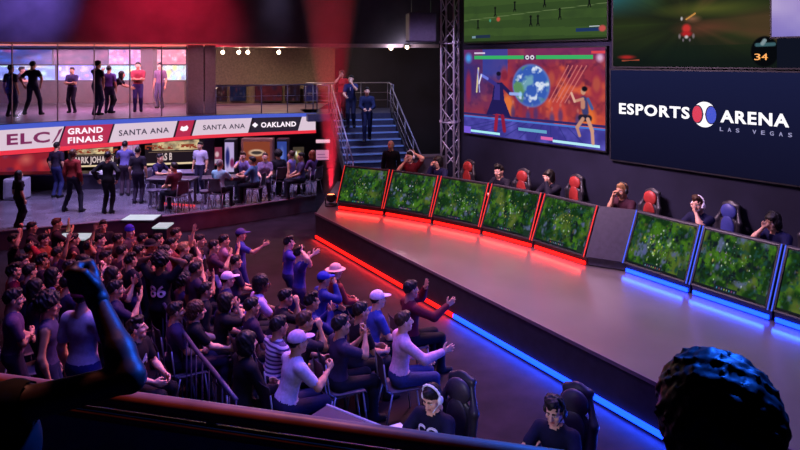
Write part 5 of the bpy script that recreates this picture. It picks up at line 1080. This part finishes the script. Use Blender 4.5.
# standing crowd on the left
aud(84, 297, 'person in a grey lilac polo shirt and red cap, back turned', ang=72, top=(185, 172, 198), bot=(40, 40, 110), cap='beanie', capcol=(170, 60, 90), arms=('down', 'lap'), skin='light', s=1.13)
aud(49, 306, 'person in a dark sleeveless top looking towards the stage', ang=20, top=(70, 60, 96), bot=(30, 34, 70), hair='afro', arms=('down', 'down'), skin='mid', sleeve='none', s=1.0)
aud(131, 261, 'person in a black T-shirt with an arm held across', ang=50, top=(26, 20, 38), bot=(52, 44, 96), hair='tuft', arms=('clap', 'cross'), skin='mid')
aud(161, 262, 'person in a black jersey numbered 86, back turned', ang=82, top=(20, 16, 26), bot=(26, 22, 36), hair='afro', arms=('head', 'head'), skin='dark', print_=('86', 'back', .17, .18), printcol=(235, 205, 215), s=.95)
aud(200, 241, 'person in a black T-shirt raising one arm straight up', ang=-30, top=(32, 22, 36), bot=(40, 30, 50), hair='short', arms=('out', 'up'), skin='mid', print_=('A', 'front', .09, .30), hy=40)
aud(32, 228, 'person in dark clothes clapping at the very back left', ang=20, top=(46, 28, 44), bot=BLK, hair='short', arms=('clap', 'clap'), skin='mid')
aud(57, 224, 'tall brown-haired person before the bar platform', ang=30, top=(56, 40, 50), bot=BLK, hair='short', hc='brown', skin='mid', arms=('clapup', 'clap'))
aud(103, 226, 'black-haired person in black right of the glowing counter', ang=-60, top=(26, 18, 28), bot=BLK, hair='short', skin='mid', arms=('cross', 'cross'))
aud(14, 240, 'person at the left edge with a raised fist', ang=25, top=(50, 30, 46), bot=BLK, arms=('fistup', 'fistup'), skin='mid')
aud(31, 250, 'person with red sleeves folding the arms behind the neck', ang=40, sleeve='long', top=(150, 30, 44), bot=(60, 24, 40), arms=('head', 'head'), skin='mid', hair='short')
aud(44, 240, 'person in an orange brown shirt among the back left crowd', ang=10, top=(130, 56, 40), bot=BLK, arms=('clap', 'clap'), skin='mid', hair='short')
aud(58, 254, 'person in a dusky rose shirt holding a phone up', ang=40, top=(112, 72, 96), bot=(40, 30, 60), arms=('phone', 'up'), skin='tan', hair='short')
aud(30, 272, 'person in a navy tank top, back turned, at the left', ang=60, top=(34, 28, 58), bot=(30, 24, 50), arms=('down', 'clap'), hair='short', sleeve='none', skin='mid')
aud(14, 272, 'person in a crimson shirt at the left edge', ang=40, top=(130, 24, 50), bot=(60, 24, 50), arms=('down', 'down'), hair='tuft', skin='mid')
aud(53, 276, 'person in a violet grey shirt clapping before the navy tank top', ang=30, top=(86, 66, 110), bot=(40, 34, 66), arms=('clap', 'clap'), hair='long', woman=True, skin='mid')
aud(90, 248, 'person with arms raised over the head left of the glowing counter', ang=30, top=(96, 62, 80), bot=BLK, arms=('up', 'head'), hair='short', skin='tan')
aud(106, 258, 'person in a mauve shirt with a white chest mark, hands together', ang=20, top=(110, 90, 110), bot=BLK, arms=('clap', 'clap'), hair='short', skin='tan', print_=('A', 'front', .2, .2))
aud(118, 240, 'person in a brown jacket behind the patterned shirt', ang=30, top=(96, 56, 50), bot=BLK, arms=('clap', 'clap'), hair='short', skin='tan')
aud(130, 232, 'person wearing a violet cap at the back of the crowd', ang=-20, top=(90, 60, 70), bot=BLK, cap='beanie', capcol=(60, 50, 190), arms=('down', 'down'), skin='light')
aud(143, 240, 'person in an ochre shirt left of the raised arm', ang=30, top=(128, 84, 60), bot=BLK, arms=('down', 'clap'), hair='short', skin='tan')
aud(151, 247, 'person in a dark wide-brimmed hat in the crowd', ang=10, top=(50, 32, 40), bot=BLK, cap='hat', capcol=(30, 20, 30), arms=('clap', 'clap'), skin='mid')
aud(172, 244, 'person in a brick red shirt behind the jersey', ang=30, top=(124, 54, 54), bot=BLK, arms=('clap', 'clap'), hair='short', skin='mid')
aud(184, 249, 'person with blond hair and a tan jacket', ang=40, top=(120, 80, 70), bot=BLK, arms=('clap', 'clapup'), hair='short', hc='light', skin='mid')
aud(214, 247, 'person in plum standing behind the raised arm', ang=20, top=(74, 40, 62), bot=BLK, arms=('down', 'clap'), hair='short', skin='mid')
aud(70, 268, 'person in a grey hoodie clapping behind the polo shirt', ang=35, top=(80, 66, 92), bot=BLK, sleeve='long', arms=('clap', 'clap'), hair='short', skin='mid')
aud(113, 275, 'woman with long hair and a maroon top left of the black T-shirt', ang=30, top=MAR, bot=BLK, hair='long', woman=True, arms=('clap', 'clap'), skin='mid')
aud(95, 280, 'person in a mauve shirt behind the raised fist', ang=30, top=(96, 66, 110), bot=BLK, hair='short', arms=('down', 'down'), skin='mid')
aud(14, 300, 'person in mauve with folded arms low at the left edge', ang=30, top=(90, 60, 100), bot=(40, 30, 60), hair='short', arms=('cross', 'cross'), skin='mid', s=.98)
aud(190, 270, 'person in wine red between the jersey and the violet T-shirt', ang=30, top=(84, 30, 50), bot=BLK, hair='short', arms=('clap', 'clap'), skin='mid', pose=S)
aud(236, 262, 'person in dark plum seated below the blue shirt', ang=30, top=(50, 34, 66), bot=BLK, hair='short', arms=('lap', 'lap'), skin='mid', pose=S)
for i, (px, py, tp_, hr, lb) in enumerate([(22, 262, (40, 28, 50), 'short', 'person in dark plum between the crimson shirt and the left edge'), (42, 262, (60, 36, 50), 'tuft', 'person in a dull brown shirt behind the navy tank top'),
    (74, 240, (70, 40, 52), 'short', 'person in a rust vest just below the glowing white counter'), (84, 262, (54, 36, 62), 'bob', 'person with a black bob beside the patterned shirt'), (122, 252, (96, 60, 66), 'short', 'person in a clay shirt left of the black T-shirt'),
    (139, 252, (44, 30, 44), 'short', 'person in charcoal under the wide-brimmed hat'), (158, 240, (70, 44, 50), 'short', 'person in umber behind the wide-brimmed hat'), (166, 252, (110, 60, 80), 'bun', 'person with a hair bun in a rose shirt above the jersey'),
    (188, 262, (44, 34, 60), 'short', 'person in slate behind the raised arm'), (196, 270, (60, 36, 62), 'short', 'person in aubergine behind the black jacket'), (176, 234, (50, 30, 40), 'short', 'person in dark red brown at the platform edge'),
    (100, 240, (80, 50, 60), 'short', 'person in muted rose right below the glowing white counter'), (68, 284, (50, 40, 76), 'short', 'person in dusky blue behind the polo shirt'), (36, 288, (56, 44, 80), 'long', 'long-haired person in indigo at the lower left'), (116, 290, (44, 34, 70), 'short', 'person in ink blue right of the raised fist')]):
    aud(px, py, lb, ang=10+(i*37) % 50, top=tp_, bot=BLK, hair=hr, arms=[('clap', 'clap'), ('down', 'down'), ('cross', 'cross'), ('phone', 'clap'), ('down', 'clap')][i % 5], skin=['mid', 'tan', 'mid', 'light'][i % 4])
# empty chairs
def gchair0(px, py, ang, label): p = gp(px, py, .46); chair(p.x, p.y, 0, ang, label)
gchair0(344, 386, 20, 'empty chair between the white-capped person and the pink shirt')
gchair0(283, 392, 25, 'empty chair just above the brown balcony rail')
gchair0(372, 346, 20, 'empty chair beside the pink shirt')
gchair0(218, 352, 35, 'empty chair inside the curved rail'); gchair0(196, 332, 35, 'empty chair at the upper end of the curved rail')
gchair0(266, 362, 30, 'empty chair behind the person in black'); gchair0(18, 352, 40, 'empty chair at the lower left corner by the rail'); gchair0(40, 366, 40, 'empty chair left of the polo shirt'); gchair0(178, 356, 35, 'empty chair just outside the curved rail'); gchair0(322, 366, 25, 'empty chair behind the charcoal shirt')
# curved low rail behind the seats
pts = [gp(px, py, .95) for px, py in ((152, 285), (163, 303), (178, 325), (196, 350), (216, 374), (236, 400))]
handrail([(p.x, p.y, 0) for p in pts], 'curved dark handrail with upright bars beside the lower left seats', hgt=.95, every=.22, mids=(.12,), rail_r=.026, post_r=.010, m=mat('rail_violet', (.07, .055, .12), .5, .4))
# commentators' table and the two headset wearers
a = gp(327, 405, .76); b = gp(398, 433, .76); u = (b-a).normalized(); b2 = a+u*4.2; r = empty('caster_table', ((a.x+b2.x)/2, (a.y+b2.y)/2, 0), math.atan2(u.y, u.x)); tag(r, 'long dark table with a pale edge in front of the headset wearers', 'table')
mb = MB(); mb.box((0, -.36, .745), (4.2, .70, .035), bev=.008); mb.build('table_top', mat('desk_navy', (.03, .03, .08), .4), r)
mb = MB(); mb.tube([(-2.1, .0, .757), (2.1, .0, .757)], .016, 8); mb.build('edge', mat('pale_edge', (.30, .34, .50), .4, var=.05), r)
for sx in (-1, 1):
    for sy in (-.1, -.62): mb = MB(); mb.box((sx*1.95, sy, .365), (.05, .05, .73)); mb.build('leg', M_BLACK, r)
o1 = person(432, 398, 'person with a white headset and white shirt emblem looking down', pose=S, ang=-125, s=.94, top=(16, 16, 44), bot=(16, 16, 34), skin='light', hair='short', headset='white', arms=('desk', 'desk'), lean=10, hp=-22, print_=('CO', 'front', .11, .33), group='headset wearers at the table')
o2 = person(555, 411, 'person with a black headset and short dark hair looking down left', pose=S, ang=-125, s=.94, top=(14, 16, 46), bot=(16, 16, 34), skin='light', hair='tuft', headset='black', arms=('desk', 'desk'), lean=10, hp=-14, group='headset wearers at the table')
gchair(o1.location.x+.08, o1.location.y+.12, 0, -128, 'black racing-style chair behind the white headset', 'black', 'black chairs at the table', .90); gchair(o2.location.x+.08, o2.location.y+.12, 0, -128, 'black racing-style chair behind the black headset', 'black', 'black chairs at the table', .90)
p_ = gp(398, 429, .775); mb = MB(); mb.box((p_.x, p_.y-.06, .772), (.21, .29, .006), .5); tag(mb.build('paper_sheet', mat('paper', (.75, .72, .85), .8, var=.05)), 'white paper sheet on the table edge beside the white headset', 'paper')

# ------------------------------------------------------------------ the near balcony: floor, parapet, rail, two onlookers
NZ = 2.22
A = gp(9, 374, 3.35); B = gp(470, 437, 3.35); u = (B-A).normalized(); A2 = A-u*6; B2 = B+u*7; nn = Vector((-u.y, u.x))
mb = MB(); mb.prism([tuple(A2.xy-nn*.04), tuple(B2.xy-nn*.04), (B2.x, -3.9), (A2.x, -3.9)], NZ-.25, NZ); struct(mb, 'floor_near_balcony', M_DARK)
mb = MB(); boxline(mb, A2.xy, B2.xy, NZ-.25, 3.25, .04, -.02, 1); struct(mb, 'wall_parapet', mat('parapet', (.16, .12, .34), .5))
r = empty('wooden_rail', ((A2+B2)/2).xy.to_3d()+Vector((0, 0, 3.35))); tag(r, 'thick brown wooden rail along the near balcony', 'railing')
def railtube(z, off, r_): m_ = MB(); m_.tube([A2.xy.to_3d()+Vector((0, 0, z))+nn.to_3d()*off, B2.xy.to_3d()+Vector((0, 0, z))+nn.to_3d()*off], r_, 20); return m_
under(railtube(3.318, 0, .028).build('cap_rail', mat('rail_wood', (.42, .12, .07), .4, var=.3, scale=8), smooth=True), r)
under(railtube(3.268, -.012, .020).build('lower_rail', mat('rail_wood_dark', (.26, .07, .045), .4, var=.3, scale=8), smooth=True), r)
for k in range(14): 
    q = A2.lerp(B2, (k+.5)/14); mb = MB(); mb.box((q.x, q.y, 3.255), (.03, .03, .12)); under(mb.build('bracket', M_STEEL, r) if False else mb.build('bracket', M_BLACK), r)
S_ = Vector((-.95, 1.72, 3.49)); E_ = Vector((-.728, 1.75, 3.566)); W_ = Vector((-.828, 1.85, 3.709)); s_ = .93
off = (W_-S_)/s_; pole = (E_-S_)
sl_ = math.radians(-16); Tl = np.array((math.sin(sl_), 0, math.cos(sl_))); Xl = nrm(np.array((1, 0, 0))-Tl*Tl[0]); shl = np.array((0, 0, .93))+Tl*.44+Xl*.175+np.array((0, -.01, 0)); bl_ = np.array(S_)-shl*s_
person(0, 0, 'onlooker in the left foreground raising a bent arm with closed fist', base=(bl_[0], bl_[1], NZ), ang=90, s=s_, h=.012, ksm=.018, sidelean=-16, top=(10, 10, 16), bot=(12, 12, 18), skin='deep', hair='buzz', hand=1.25, sleeve='none', arms=('down', (tuple(off), tuple(pole), 'fist')))
person(0, 0, 'curly-haired onlooker seen from behind in the right foreground', base=(.558, 1.20, NZ), ang=95, s=.95, h=.012, top=(10, 10, 18), bot=(12, 12, 18), skin='dark', hair='curly', arms=('down', 'down'), sleeve='long')
light('caster_face_fill', 'AREA', (-.1, 5.0, 1.6), (.8, 6.1, 1.2), 13, (.7, .65, 1.0), .5)  # added fill for the headset wearers' faces; no monitor is modelled here
